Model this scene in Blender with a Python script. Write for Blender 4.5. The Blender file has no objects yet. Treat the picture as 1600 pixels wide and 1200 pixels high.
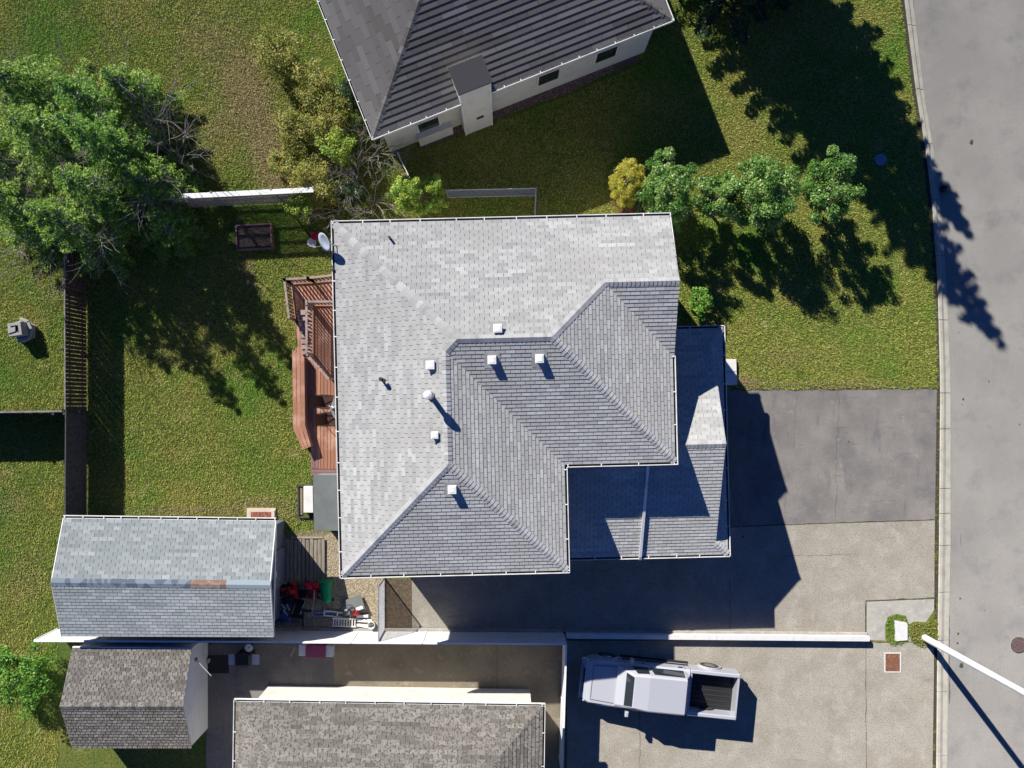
import bpy, math, random
import numpy as np
from mathutils import Vector, Matrix
random.seed(7); rng = np.random.default_rng(7)
sc = bpy.context.scene
COL = sc.collection
R = math.radians
# ------------------------------------------------------------------ camera, sky, sun, exposure
HC = 34.0; FPX = 1259.0; NX, NY = 790.0, 635.0
cam = bpy.data.cameras.new('camera'); camo = bpy.data.objects.new('camera', cam); COL.objects.link(camo)
camo.location = (0, 0, HC); camo.rotation_euler = (0, 0, 0)
cam.sensor_width = 36; cam.lens = 36 * FPX / 1600
cam.shift_x = (800 - NX) / 1600; cam.shift_y = (NY - 600) / 1600
cam.clip_start = 0.5; cam.clip_end = 600
sc.camera = camo
EL = math.atan(0.65); SD = Vector((0.602, -0.799, 0))          # shadows run this way on the ground
world = bpy.data.worlds.new('World'); sc.world = world; world.use_nodes = True
wn = world.node_tree.nodes; wl = world.node_tree.links; wn.clear()
sky = wn.new('ShaderNodeTexSky'); sky.sky_type = 'NISHITA'; sky.sun_disc = False
sky.sun_elevation = EL; sky.sun_rotation = math.atan2(-SD.x, -SD.y)
sky.air_density = 0.75; sky.dust_density = 0.0; sky.ozone_density = 10.0; sky.altitude = 600
bg = wn.new('ShaderNodeBackground'); bg.inputs['Strength'].default_value = 0.05
wo = wn.new('ShaderNodeOutputWorld')
tint = wn.new('ShaderNodeMix'); tint.data_type = 'RGBA'; tint.blend_type = 'MULTIPLY'; tint.inputs[0].default_value = 1.0
tint.inputs[7].default_value = (.62, .86, 1.25, 1)                 # deep blue clear-day sky
wl.new(sky.outputs[0], tint.inputs[6]); wl.new(tint.outputs[2], bg.inputs[0]); wl.new(bg.outputs[0], wo.inputs[0])
sun = bpy.data.lights.new('sun', 'SUN'); sun.energy = 5.0; sun.angle = R(0.5); sun.color = (1.0, 0.955, 0.89)
suno = bpy.data.objects.new('sun', sun); COL.objects.link(suno)
suno.rotation_euler = Vector((SD.x, SD.y, -0.65)).to_track_quat('-Z', 'Y').to_euler()
suno.location = (-20, 25, 40)
vs = sc.view_settings
vs.view_transform = 'Standard'; vs.look = 'None'; vs.exposure = 0.8; vs.gamma = 1.0; vs.use_curve_mapping = False
sc.cycles.max_bounces = 5; sc.cycles.diffuse_bounces = 2; sc.cycles.transparent_max_bounces = 8

# ------------------------------------------------------------------ helpers
def W(px, py, z=0.0):
    k = (HC - z) / FPX
    return Vector(((px - NX) * k, -(py - NY) * k, z))
def link(o, parent=None):
    COL.objects.link(o)
    if parent: o.parent = parent
    return o
def tag(o, label=None, cat=None, group=None, kind=None):
    if label: o['label'] = label
    if cat: o['category'] = cat
    if group: o['group'] = group
    if kind: o['kind'] = kind
    return o
def empty(name, loc=(0, 0, 0), label=None, cat=None, group=None, rz=0):
    o = bpy.data.objects.new(name, None); o.empty_display_size = .2
    o.location = loc; o.rotation_euler = (0, 0, rz); link(o)
    return tag(o, label, cat, group)
def thing(name, label, cat, loc=(0, 0, 0), group=None, rz=0):
    return empty(name, loc, label, cat, group, rz)
class MB:
    def __init__(s): s.v = []; s.f = []; s.t = []
    def add(s, vs_, fs, tone=None):
        b = len(s.v); s.v += [tuple(p) for p in vs_]; s.f += [tuple(i + b for i in f) for f in fs]
        s.t += [0.5 if tone is None else tone] * len(fs); return s
    def box(s, c, d, rz=0, M=None, tone=None, bev=0):
        x, y, z = d[0] / 2, d[1] / 2, d[2] / 2
        m = Matrix.Translation(c) @ Matrix.Rotation(rz, 4, 'Z')
        if M is not None: m = m @ M
        if bev:
            b = bev; P = []
            for zz, k in ((-z, b), (-z + b, 0), (z - b, 0), (z, b)):
                P += [(-x + k, -y + k, zz), (x - k, -y + k, zz), (x - k, y - k, zz), (-x + k, y - k, zz)]
            F = [(3, 2, 1, 0), (12, 13, 14, 15)]
            for r in range(3):
                for i in range(4):
                    j = (i + 1) % 4; F.append((r * 4 + i, r * 4 + j, r * 4 + 4 + j, r * 4 + 4 + i))
            return s.add([m @ Vector(p) for p in P], F, tone)
        P = [m @ Vector(p) for p in ((-x, -y, -z), (x, -y, -z), (x, y, -z), (-x, y, -z), (-x, -y, z), (x, -y, z), (x, y, z), (-x, y, z))]
        return s.add(P, [(3, 2, 1, 0), (4, 5, 6, 7), (0, 1, 5, 4), (1, 2, 6, 5), (2, 3, 7, 6), (3, 0, 4, 7)], tone)
    def bar(s, p0, p1, w, h, tone=None):
        p0 = Vector(p0); p1 = Vector(p1); d = (p1 - p0); L = d.length
        if L < 1e-6: return s
        d /= L; up = Vector((0, 0, 1)) if abs(d.z) < .95 else Vector((0, 1, 0))
        a = d.cross(up).normalized() * (w / 2); b = a.cross(d).normalized() * (h / 2)
        P = [p0 - a - b, p0 + a - b, p0 + a + b, p0 - a + b, p1 - a - b, p1 + a - b, p1 + a + b, p1 - a + b]
        return s.add(P, [(0, 1, 2, 3), (7, 6, 5, 4), (4, 5, 1, 0), (5, 6, 2, 1), (6, 7, 3, 2), (7, 4, 0, 3)], tone)
    def tube(s, p0, p1, r0, r1=None, n=8, caps=True, tone=None):
        r1 = r0 if r1 is None else r1
        p0 = Vector(p0); p1 = Vector(p1); d = (p1 - p0).normalized()
        up = Vector((0, 0, 1)) if abs(d.z) < .9 else Vector((1, 0, 0))
        a = d.cross(up).normalized(); b = d.cross(a)
        P = []
        for c, r in ((p0, r0), (p1, r1)):
            P += [c + (a * math.cos(2 * math.pi * i / n) + b * math.sin(2 * math.pi * i / n)) * r for i in range(n)]
        F = [(i, (i + 1) % n, n + (i + 1) % n, n + i) for i in range(n)]
        if caps: F += [tuple(range(n))[::-1], tuple(range(n, 2 * n))]
        return s.add(P, F, tone)
    def path(s, pts, r, n=6, tone=None):
        for a, b in zip(pts[:-1], pts[1:]): s.tube(a, b, r, r, n, tone=tone)
        return s
    def lathe(s, c, prof, n=16, tone=None):
        c = Vector(c); P = []; F = []
        for r, z in prof: P += [c + Vector((r * math.cos(2 * math.pi * i / n), r * math.sin(2 * math.pi * i / n), z)) for i in range(n)]
        for k in range(len(prof) - 1):
            for i in range(n):
                j = (i + 1) % n; F.append((k * n + i, k * n + j, k * n + n + j, k * n + n + i))
        F += [tuple(range(n))[::-1], tuple(range((len(prof) - 1) * n, len(prof) * n))]
        return s.add(P, F, tone)
    def prism(s, poly, z0, z1, tone=None):
        n = len(poly)
        P = [(p[0], p[1], z0) for p in poly] + [(p[0], p[1], z1) for p in poly]
        a = sum(poly[i][0] * poly[(i + 1) % n][1] - poly[(i + 1) % n][0] * poly[i][1] for i in range(n))
        if a < 0: P = P[:n][::-1] + P[n:][::-1]
        F = [tuple(range(n))[::-1], tuple(range(n, 2 * n))] + [(i, (i + 1) % n, n + (i + 1) % n, n + i) for i in range(n)]
        return s.add(P, F, tone)
    def build(s, name, m, parent=None, smooth=False, tones=False):
        me = bpy.data.meshes.new(name); me.from_pydata(s.v, [], s.f)
        if m: me.materials.append(m)
        if tones:
            at = me.attributes.new('tone', 'FLOAT', 'FACE'); at.data.foreach_set('value', s.t)
        if smooth: me.polygons.foreach_set('use_smooth', [True] * len(me.polygons))
        me.update()
        o = bpy.data.objects.new(name, me)
        return link(o, parent)
def mesh_np(name, verts, nper, m, tone=None, parent=None):
    """verts (N*nper,3): N separate polygons of nper corners"""
    n = len(verts); k = n // nper
    me = bpy.data.meshes.new(name); me.vertices.add(n); me.loops.add(n); me.polygons.add(k)
    me.vertices.foreach_set('co', np.ascontiguousarray(verts, dtype=np.float32).ravel())
    me.loops.foreach_set('vertex_index', np.arange(n, dtype=np.int32))
    me.polygons.foreach_set('loop_start', np.arange(0, n, nper, dtype=np.int32))
    me.polygons.foreach_set('loop_total', np.full(k, nper, dtype=np.int32))
    me.materials.append(m)
    if tone is not None:
        at = me.attributes.new('tone', 'FLOAT', 'FACE'); at.data.foreach_set('value', np.asarray(tone, dtype=np.float32))
    me.update(calc_edges=True)
    o = bpy.data.objects.new(name, me); return link(o, parent)
def instance(me, name, mat4, parent):
    o = bpy.data.objects.new(name, me); o.matrix_local = mat4; return link(o, parent)
def copy_tree(o, parent=None):
    c = o.copy(); COL.objects.link(c); c.parent = parent
    for ch in list(o.children): copy_tree(ch, c)
    return c

# ------------------------------------------------------------------ materials
def mat(name, c, rough=.8, layers=(), bump=None, tone=None, metal=0, spec=.3, objrand=0, emit=None, coat=0, trans=0):
    """layers: (colour, scale, lo, hi, detail[, stretch]) noise-masked colours over the base c.
    tone: list of (pos, colour) read by the mesh attribute 'tone'. bump: (scale, strength, distance)"""
    m = bpy.data.materials.new(name); m.use_nodes = True
    N = m.node_tree.nodes; L = m.node_tree.links; B = N['Principled BSDF']
    B.inputs['Roughness'].default_value = rough; B.inputs['Metallic'].default_value = metal
    B.inputs['Specular IOR Level'].default_value = spec
    if 'Diffuse Roughness' in B.inputs and rough >= .8: B.inputs['Diffuse Roughness'].default_value = 1.0
    if coat: B.inputs['Coat Weight'].default_value = coat; B.inputs['Coat Roughness'].default_value = .08
    tc = N.new('ShaderNodeTexCoord'); pos = N.new('ShaderNodeNewGeometry')
    vec = pos.outputs['Position']
    def rgb(col):
        n = N.new('ShaderNodeRGB'); n.outputs[0].default_value = (*col, 1); return n.outputs[0]
    if tone:
        at = N.new('ShaderNodeAttribute'); at.attribute_name = 'tone'
        cr = N.new('ShaderNodeValToRGB'); el = cr.color_ramp.elements
        while len(el) < len(tone): el.new(.5)
        for e, (p, cc) in zip(el, tone): e.position = p; e.color = (*cc, 1)
        src = at.outputs['Fac']
        if objrand:
            oi = N.new('ShaderNodeObjectInfo'); src = oi.outputs['Random']
        L.new(src, cr.inputs[0]); cur = cr.outputs[0]
    else: cur = rgb(c)
    for ly in layers:
        col, scale, lo, hi, det = ly[:5]
        tx = N.new('ShaderNodeTexNoise'); tx.inputs['Scale'].default_value = scale; tx.inputs['Detail'].default_value = det
        tx.inputs['Roughness'].default_value = .6
        if len(ly) > 5:
            mp = N.new('ShaderNodeMapping'); mp.inputs['Scale'].default_value = ly[5]
            L.new(vec, mp.inputs[0]); L.new(mp.outputs[0], tx.inputs['Vector'])
        else: L.new(vec, tx.inputs['Vector'])
        mr = N.new('ShaderNodeMapRange'); mr.inputs['From Min'].default_value = lo; mr.inputs['From Max'].default_value = hi
        L.new(tx.outputs['Fac'], mr.inputs['Value'])
        mx = N.new('ShaderNodeMix'); mx.data_type = 'RGBA'
        L.new(mr.outputs[0], mx.inputs[0]); L.new(cur, mx.inputs[6]); mx.inputs[7].default_value = (*col, 1)
        cur = mx.outputs[2]
    L.new(cur, B.inputs['Base Color'])
    if bump:
        tx = N.new('ShaderNodeTexNoise'); tx.inputs['Scale'].default_value = bump[0]; tx.inputs['Detail'].default_value = 4
        L.new(vec, tx.inputs['Vector'])
        bn = N.new('ShaderNodeBump'); bn.inputs['Strength'].default_value = bump[1]; bn.inputs['Distance'].default_value = bump[2]
        L.new(tx.outputs['Fac'], bn.inputs['Height']); L.new(bn.outputs[0], B.inputs['Normal'])
    if trans:
        tr = N.new('ShaderNodeBsdfTranslucent'); ms = N.new('ShaderNodeMixShader'); ms.inputs[0].default_value = trans
        L.new(cur, tr.inputs[0]); L.new(B.outputs[0], ms.inputs[1]); L.new(tr.outputs[0], ms.inputs[2])
        L.new(ms.outputs[0], N['Material Output'].inputs[0])
    return m
M = {}
M['grass'] = mat('lawn_soil', (0.105, 0.15, 0.027), .95, [((0.195, 0.195, 0.0375), .35, .42, .62, 5), ((0.075, 0.15, 0.018), .22, .52, .68, 4), ((0.0675, 0.09, 0.015), 9, .45, .65, 5), ((0.3, 0.255, 0.09), 1.3, .60, .74, 6)], (14, 1, .05))
M['blade'] = mat('grass_blades', (.14, .14, .03), .7, [((.37, .34, .09), .35, .44, .72, 5), ((.16, .32, .03), .22, .48, .66, 4), ((.50, .41, .20), 1.3, .58, .80, 6), ((.12, .18, .03), 5, .54, .76, 3), ((.46, .41, .2), 28, .62, .72, 2)], tone=[(0, (.18, .215, .025)), (.5, (.33, .36, .055)), (1, (.54, .53, .14))], spec=.2, trans=.12)

M['asphalt'] = mat('driveway_asphalt', (.195, .18, .168), .9, [((.255, .235, .215), .8, .42, .62, 8), ((.125, .12, .125), .6, .52, .74, 8), ((.13, .125, .13), 2.0, .56, .72, 6, (1, .25, 1)), ((.13, .12, .125), 3.0, .60, .76, 6, (.2, 1.4, 1)), ((.12, .115, .11), 45, .5, .66, 2), ((.31, .285, .25), 2.6, .62, .76, 8), ((.33, .31, .28), 60, .6, .72, 2)], (90, .5, .015))
M['road'] = mat('road_asphalt', (.262, .25, .226), .9, [((.305, .292, .262), .45, .4, .62, 8), ((.19, .183, .177), .8, .52, .75, 8), ((.165, .16, .155), 40, .5, .68, 2), ((.31, .30, .285), 55, .56, .7, 2), ((.14, .135, .13), 1.4, .68, .8, 6, (2.5, .3, 1)), ((.10, .10, .095), 3.1, .74, .78, 2)], (90, .5, .015))
M['concrete'] = mat('aggregate_concrete', (.34, .315, .265), .9, [((.275, .25, .205), .9, .42, .65, 8), ((.40, .37, .32), 1.6, .52, .7, 8), ((.15, .135, .11), 26, .50, .64, 3), ((.42, .39, .33), 38, .56, .66, 2), ((.19, .17, .14), 2.0, .62, .78, 6, (.3, 1.5, 1))], (60, .6, .015))
M['smooth_concrete'] = mat('brushed_concrete', (0.357, 0.34, 0.306), .9, [((0.289, 0.272, 0.246), 1.4, .45, .65, 6), ((0.425, 0.399, 0.357), 4, .5, .7, 5), ((0.255, 0.238, 0.212), 25, .55, .72, 4)], (50, .3, .006))
M['kerb'] = mat('kerb_concrete', (0.399, 0.383, 0.323), .9, [((0.323, 0.306, 0.255), 2.5, .45, .65, 6), ((0.255, 0.246, 0.212), 30, .6, .75, 3)], (50, .3, .006))
M['patio'] = mat('stained_patio_concrete', (.20, .17, .12), .7, [((.14, .12, .09), 1.0, .45, .65, 5), ((.27, .23, .16), 2.0, .55, .7, 6), ((.40, .35, .25), 3.2, .66, .74, 5, (1, 2.2, 1)), ((.11, .095, .07), 22, .55, .7, 3)], (40, .4, .01))
M['dirt'] = mat('brown_dirt', (.12, .09, .06), .95, [((.17, .13, .09), 6, .45, .6, 5), ((.07, .05, .03), 18, .5, .65, 4)], (40, 1, .03))
M['joint'] = mat('dark_joint', (.05, .045, .035), .95, [((.10, .12, .03), 4, .55, .6, 3)])
M['shingle'] = mat('asphalt_shingle', (.5, .5, .48), .85, [((.42, .415, .385), .5, .45, .75, 6), ((.40, .37, .30), .9, .66, .85, 5), ((.36, .36, .35), 22, .5, .75, 3), ((.33, .325, .31), 1.6, .62, .85, 7, (1, 1, .3))], (260, .25, .003), tone=[(0, (.34, .343, .335)), (.45, (.455, .457, .44)), (.8, (.535, .54, .52)), (1, (.60, .60, .58))], spec=.2)
M['shed_shingle'] = mat('shed_shingle', (.4, .4, .4), .85, [((.29, .315, .31), 22, .5, .75, 3)], (260, .25, .003), tone=[(0, (.275, .31, .305)), (.5, (.36, .395, .39)), (1, (.51, .54, .53))], spec=.2)
M['cap'] = mat('ridge_cap_shingle', (.4, .4, .39), .85, [((.47, .47, .46), 1.5, .45, .6, 4)], (260, .2, .003), tone=[(0, (.34, .34, .335)), (1, (.50, .50, .49))], spec=.2)
M['cap_shed'] = mat('shed_cap_shingle', (.15, .18, .23), .85, [((.26, .31, .36), 2.2, .48, .52, 1)], (260, .2, .003))
M['cap_pale'] = mat('pale_cap_shingle', (.36, .43, .46), .85)
M['cap_rust'] = mat('weathered_brown_cap', (.30, .19, .14), .85, [((.40, .32, .28), 4, .5, .6, 3)])
M['brown_shingle'] = mat('brown_shingle', (0.16, 0.152, 0.136), .85, [], (120, .4, .004), tone=[(0, (0.096, 0.088, 0.08)), (.5, (0.152, 0.144, 0.136)), (1, (0.216, 0.208, 0.192))])
M['grey_brown'] = mat('weathered_shingle', (.2, .18, .15), .85, [((.12, .11, .09), 12, .5, .6, 4)], (120, .4, .004), tone=[(0, (.13, .12, .10)), (.5, (.25, .23, .20)), (1, (.34, .32, .28))])
M['under'] = mat('roof_underlay', (.06, .06, .065), .95)
M['white'] = mat('white_paint', (.70, .70, .68), .45, [((.52, .52, .48), 1.5, .48, .7, 6), ((.36, .34, .30), 9, .66, .8, 4)])
M['vinyl'] = mat('white_vinyl', (.76, .76, .75), .4, [((.62, .62, .6), 1.2, .5, .75, 5, (1, 1, 4)), ((.5, .5, .47), 14, .66, .8, 4)])
M['siding'] = mat('cream_siding', (.62, .60, .54), .6, [((.52, .50, .45), 2, .5, .7, 4)])
M['gutter_dirt'] = mat('gutter_debris', (.035, .033, .03), .9, [((.10, .085, .05), 7, .58, .66, 4)])
M['soffit'] = mat('soffit_white', (.6, .6, .58), .6)
M['black'] = mat('black_plastic', (.02, .02, .022), .5)
M['rubber'] = mat('tyre_rubber', (.025, .025, .025), .8)
M['grey_metal'] = mat('galvanised_metal', (.42, .43, .45), .4, [((.3, .31, .33), 6, .5, .65, 4)], metal=.6)
M['dish'] = mat('dish_grey', (.36, .40, .46), .5, [((.28, .31, .36), 3, .5, .7, 3)])
M['deck'] = mat('cedar_stain', (.4, .2, .13), .7, [((.27, .12, .08), 5, .42, .64, 6, (6, .5, 1)), ((.46, .27, .20), 1.2, .5, .72, 6), ((.22, .11, .08), 3, .66, .8, 5)], (60, .2, .004), tone=[(0, (.27, .125, .075)), (1, (.42, .215, .13))], objrand=1)
M['deck_dark'] = mat('plum_stain', (.23, .13, .135), .7, [((.17, .09, .09), 5, .42, .62, 5, (6, .5, 1))], (60, .2, .004))
M['rail'] = mat('weathered_rail', (.30, .23, .2), .7, [((.2, .15, .13), 5, .45, .6, 4)])
M['old_wood'] = mat('weathered_board', (.30, .26, .2), .85, [((.22, .19, .15), 4, .42, .6, 6, (7, .6, 1))], (60, .4, .004), tone=[(0, (.26, .225, .175)), (1, (.40, .35, .28))], objrand=1)
M['fence_wood'] = mat('brown_fence_wood', (.10, .065, .045), .85, [((.06, .04, .03), 5, .45, .6, 5), ((.15, .1, .07), 9, .6, .7, 4)])
M['fence_pale'] = mat('sunbleached_fence', (.36, .33, .29), .85, [((.25, .23, .2), 5, .45, .6, 5)])
M['fence_grey'] = mat('grey_fence_wood', (.09, .085, .08), .85, [((.06, .055, .05), 5, .45, .6, 5)])
M['grey_felt'] = mat('grey_membrane', (.17, .185, .18), .8, [((.15, .165, .16), 2, .45, .6, 5), ((.21, .22, .215), .9, .55, .75, 4)])
M['slate'] = mat('slate_blue_siding', (.13, .15, .2), .7, [((.10, .12, .16), 2, .5, .7, 3)])
M['slab'] = mat('pale_slab', (0.627, 0.617, 0.589), .7, [((0.551, 0.541, 0.513), 3, .5, .7, 5)])
M['brick'] = mat('red_brick', (.38, .13, .08), .85, [((.27, .09, .06), 8, .45, .6, 4)], tone=[(0, (.30, .10, .06)), (1, (.48, .22, .15))], objrand=1)
M['mortar'] = mat('pale_mortar', (.62, .55, .45), .9, [((.5, .44, .36), 8, .5, .7, 4)])
M['red'] = mat('red_enamel', (.42, .012, .015), .35, coat=.5)
M['green'] = mat('green_plastic', (.012, .26, .10), .45, [((.02, .32, .14), 2, .5, .7, 3)])
M['blue'] = mat('blue_paint', (.05, .09, .30), .5)
M['lilac'] = mat('pale_grey_plastic', (.42, .44, .52), .5)
M['plum'] = mat('plum_vinyl', (.17, .035, .10), .5)
M['mesh_brown'] = mat('brown_sling_fabric', (.055, .022, .018), .8, [((.085, .035, .028), 60, .45, .6, 2)])
M['glass'] = mat('frosted_table_glass', (.20, .20, .20), .2, spec=.6)
M['window'] = mat('window_glass', (.02, .025, .03), .05, spec=.8)
M['car_paint'] = mat('white_car_paint', (.40, .41, .44), .28, coat=1)
M['chrome'] = mat('chrome', (.6, .6, .62), .15, metal=1)
M['tail'] = mat('tail_lamp_red', (.35, .01, .01), .2, coat=1)
M['lamp'] = mat('headlamp_lens', (.6, .62, .65), .1, coat=1)
M['rust'] = mat('rusted_iron', (.17, .075, .045), .8, [((.25, .12, .07), 8, .5, .65, 5), ((.08, .04, .03), 30, .55, .7, 3)], (40, .5, .006))
M['manhole'] = mat('brown_iron', (.12, .075, .07), .75, [((.18, .12, .11), 12, .5, .65, 4)], (60, .6, .006))
M['blue_lid'] = mat('blue_grey_lid', (.16, .20, .30), .6)
M['stone'] = mat('cast_stone', (.52, .51, .46), .85, [((.42, .41, .37), 5, .45, .65, 5), ((.34, .33, .3), 40, .58, .7, 3)], (60, .4, .006))
M['bark'] = mat('grey_bark', (.20, .17, .14), .9, [((.12, .10, .08), 12, .45, .6, 5)])
M['twig'] = mat('dead_twig', (.40, .36, .31), .9, [((.24, .2, .17), 3, .45, .6, 4)])
def leafmat(name, a, b, c, rough=.5, spec=.35):
    return mat(name, b, rough, [], None, tone=[(0, a), (.5, b), (1, c)], spec=spec, trans=.28)
M['leaf_green'] = leafmat('fresh_green_leaf', (.05, .15, .015), (.12, .29, .03), (.27, .42, .06))
M['leaf_glossy'] = leafmat('glossy_dark_leaf', (.03, .10, .012), (.095, .22, .028), (.34, .46, .13), .42, .45)
M['leaf_dry'] = leafmat('dry_straw', (.20, .15, .06), (.36, .28, .13), (.55, .46, .25))
M['leaf_gold'] = leafmat('golden_leaf', (.22, .23, .02), (.38, .36, .04), (.52, .46, .07))
M['leaf_olive'] = leafmat('olive_autumn_leaf', (.10, .14, .02), (.22, .25, .04), (.42, .34, .09))
M['leaf_lime'] = leafmat('lime_leaf', (.10, .20, .02), (.22, .36, .04), (.48, .50, .08))
M['leaf_russet'] = leafmat('russet_leaf', (.16, .05, .02), (.25, .08, .03), (.35, .16, .05))
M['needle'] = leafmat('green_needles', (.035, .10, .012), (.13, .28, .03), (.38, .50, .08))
M['needle_dark'] = leafmat('dark_needles', (.015, .04, .015), (.03, .07, .022), (.055, .11, .035))
M['gravel'] = mat('tan_gravel_bed', (.30, .245, .16), .9, [((.22, .18, .12), 25, .45, .6, 4)], (30, 1, .03))
M['pebble'] = mat('tan_pebble', (.4, .33, .22), .85, [], None, tone=[(0, (.27, .21, .13)), (.5, (.45, .38, .26)), (1, (.62, .55, .42))])
M['pebble_red'] = mat('red_brown_pebble', (.2, .13, .11), .85, [], None, tone=[(0, (.14, .09, .08)), (.5, (.24, .16, .14)), (1, (.36, .28, .25))])
M['purple_bag'] = mat('black_bin_bag', (.02, .02, .025), .35)

# ------------------------------------------------------------------ the ground and its sheets
def px_poly(pts, z=0.0): return [W(x, y, z).xy for x, y in pts]
def sheet(name, pts, z, m, world_pts=None, kind='structure'):
    P = world_pts or px_poly(pts)
    mb = MB(); n = len(P)
    a = sum(P[i][0] * P[(i + 1) % n][1] - P[(i + 1) % n][0] * P[i][1] for i in range(n))
    if a < 0: P = P[::-1]
    mb.add([(p[0], p[1], z) for p in P], [tuple(range(n))])
    o = mb.build(name, m); o['kind'] = kind; return o
HARD = []     # polygons where no grass grows
sheet('ground', None, 0, M['grass'], [(-250, -250), (250, -250), (250, 250), (-250, 250)])
KL = [(1395, -300), (1413, 0), (1432, 150), (1447, 240), (1457, 330), (1465, 450), (1469, 600), (1467, 850), (1464, 1049), (1460, 1500), (1455, 2400)]
KR = [(1409, -300), (1426, 0), (1444, 150), (1459, 240), (1470, 330), (1479, 450), (1485, 600), (1485, 850), (1481, 1049), (1477, 1500), (1472, 2400)]
kr = px_poly(KR)
rd = [(p[0] - .05, p[1]) for p in kr] + [(48, -60), (48, 60), (kr[0][0], 60)]
sheet('road', None, .004, M['road'], rd)
HARD.append([(p[0] - .5, p[1]) for p in kr] + [(48, -60), (48, 60)])
def kerb():
    root = MB(); pl, pr = px_poly(KL), px_poly(KR)
    def lerp_at(P, y):
        for a, b in zip(P[:-1], P[1:]):
            if b[1] <= y <= a[1]:
                t = (a[1] - y) / (a[1] - b[1]); return a[0] + (b[0] - a[0]) * t
        return P[-1][0]
    o = empty('kerb'); o['kind'] = 'structure'
    ys = [pl[0][1]]
    marks = [W(0, p).y for p in (-60, 40, 140, 225, 312, 400, 500, 614, 670, 763, 802, 852, 925, 1000, 1080, 1180, 1290)]
    ys = [26] + [y for y in marks] + [-24]
    for a, b in zip(ys[:-1], ys[1:]):
        g = .012; y1, y0 = a - g, b + g; n = 3; P = []
        for i in range(n + 1):
            y = y1 + (y0 - y1) * i / n; xl = lerp_at(pl, y); xr = lerp_at(pr, y)
            P += [(xl, y, 0), (xl, y, .10), (xl + .10, y, .115), (xl + (xr - xl) * .55, y, .03), (xr, y, .018), (xr, y, 0)]
        F = []
        for i in range(n):
            for k in range(5): F.append((i * 6 + k, i * 6 + k + 1, i * 6 + 7 + k, i * 6 + 6 + k)[::-1])
        F += [(0, 1, 2, 3, 4, 5)[::-1], tuple(n * 6 + k for k in range(6))]
        root = MB(); root.add(P, F); root.build('kerb_stone', M['kerb'], o)
    # thin gutter strip of weeds and dirt along the back of the kerb
    m = MB(); m.add([(p[0] - .16 - .03 * math.sin(i * 3), p[1], .006) for i, p in enumerate(pl)] + [(p[0] + .02, p[1], .006) for p in pl[::-1]], [tuple(range(2 * len(pl)))])
    m.build('kerb_joint_dirt', M['joint'], o)
kerb()
DRV = [(1070, 612), (1140, 609), (1300, 608), (1468, 606), (1465, 812), (1300, 817), (1141, 823), (1070, 824)]
sheet('asphalt_driveway', DRV, .004, M['asphalt']); HARD.append(px_poly([(1060, 610), (1472, 607), (1472, 830), (1060, 830)]))
CON = [(1070, 825), (1141, 824), (1300, 818), (1465, 813), (1463, 934), (1353, 938), (1353, 990), (644, 986), (643, 860), (860, 860), (860, 790), (1070, 790)]
sheet('concrete_driveway', CON, .004, M['concrete']); HARD.append(px_poly([(640, 870), (1070, 870), (1070, 820), (1470, 808), (1470, 995), (640, 992)]))
sheet('pavement_slab', [(1354, 940), (1461, 936), (1462, 948), (1455, 960), (1448, 970), (1447, 1003), (1354, 1000)], .006, M['smooth_concrete'])
HARD.append(px_poly([(1354, 935), (1470, 935), (1470, 1500), (880, 1500), (880, 990)]))
sheet('neighbour_driveway', [(886, 1001), (1353, 1001), (1353, 1003), (1460, 1005), (1457, 1420), (886, 1420)], .004, M['concrete'])
sheet('neighbour_patio', [(322, 1006), (883, 1004), (883, 1420), (322, 1420)], .006, M['patio'])
HARD.append(px_poly([(90, 985), (885, 985), (885, 1420), (90, 1420)]))
sheet('neighbour_patio_shade', [(322, 1006), (521, 1005.3), (524, 1420), (322, 1420)], .010, M['asphalt'])  # shade on the west patio, painted as a darker asphalt-coloured sheet
sheet('dirt_strip', [(598, 905), (643, 905), (643, 984), (598, 984)], .004, M['dirt'])
sheet('gravel_bed', [(437, 835), (470, 827), (520, 832), (560, 830), (600, 905), (600, 984), (420, 984), (425, 900)], .004, M['gravel'])
HARD.append(px_poly([(428, 842), (500, 832), (560, 826), (645, 905), (645, 985), (420, 985)]))
sheet('house_gravel_border', [(660, 232), (700, 215), (760, 190), (880, 148), (960, 110), (1000, 95), (985, 75), (700, 180), (655, 205)], .004, M['pebble_red'])
HARD.append(px_poly([(655, 235), (700, 220), (880, 153), (1005, 100), (985, 60), (650, 190)]))
# joints and cracks: thin dark lines laid on the slabs
def crack(pts, w, z=.0085, jit=.02, name='slab_joint', seg=8):
    m = MB(); Q = []
    P = [W(*p) for p in pts]
    for a, b in zip(P[:-1], P[1:]):
        n = max(2, int((b - a).length * seg / 2))
        for i in range(n): Q.append(a.lerp(b, i / n) + Vector((random.uniform(-jit, jit), random.uniform(-jit, jit), 0)))
    Q.append(P[-1])
    L_, R_ = [], []
    for i, q in enumerate(Q):
        d = (Q[min(i + 1, len(Q) - 1)] - Q[max(i - 1, 0)]).normalized(); nrm = Vector((-d.y, d.x, 0))
        ww = w * random.uniform(.4, 1.2) / 2
        L_.append(q + nrm * ww); R_.append(q - nrm * ww)
    for i in range(len(Q) - 1):
        m.add([(p.x, p.y, z) for p in (R_[i], R_[i + 1], L_[i + 1], L_[i])], [(0, 1, 2, 3)])
    o = m.build(name, M['joint']); o['kind'] = 'structure'
crack([(1141, 823), (1300, 817), (1465, 812)], .035); crack([(1353, 939), (1352, 1000)], .05); crack([(1353, 939), (1410, 936), (1463, 934)], .04)
crack([(1140, 609), (1468, 607)], .09, jit=.04); crack([(1480, 610), (1484, 1100)], .03); crack([(1353, 1003), (1353, 1420)], .025)
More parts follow.
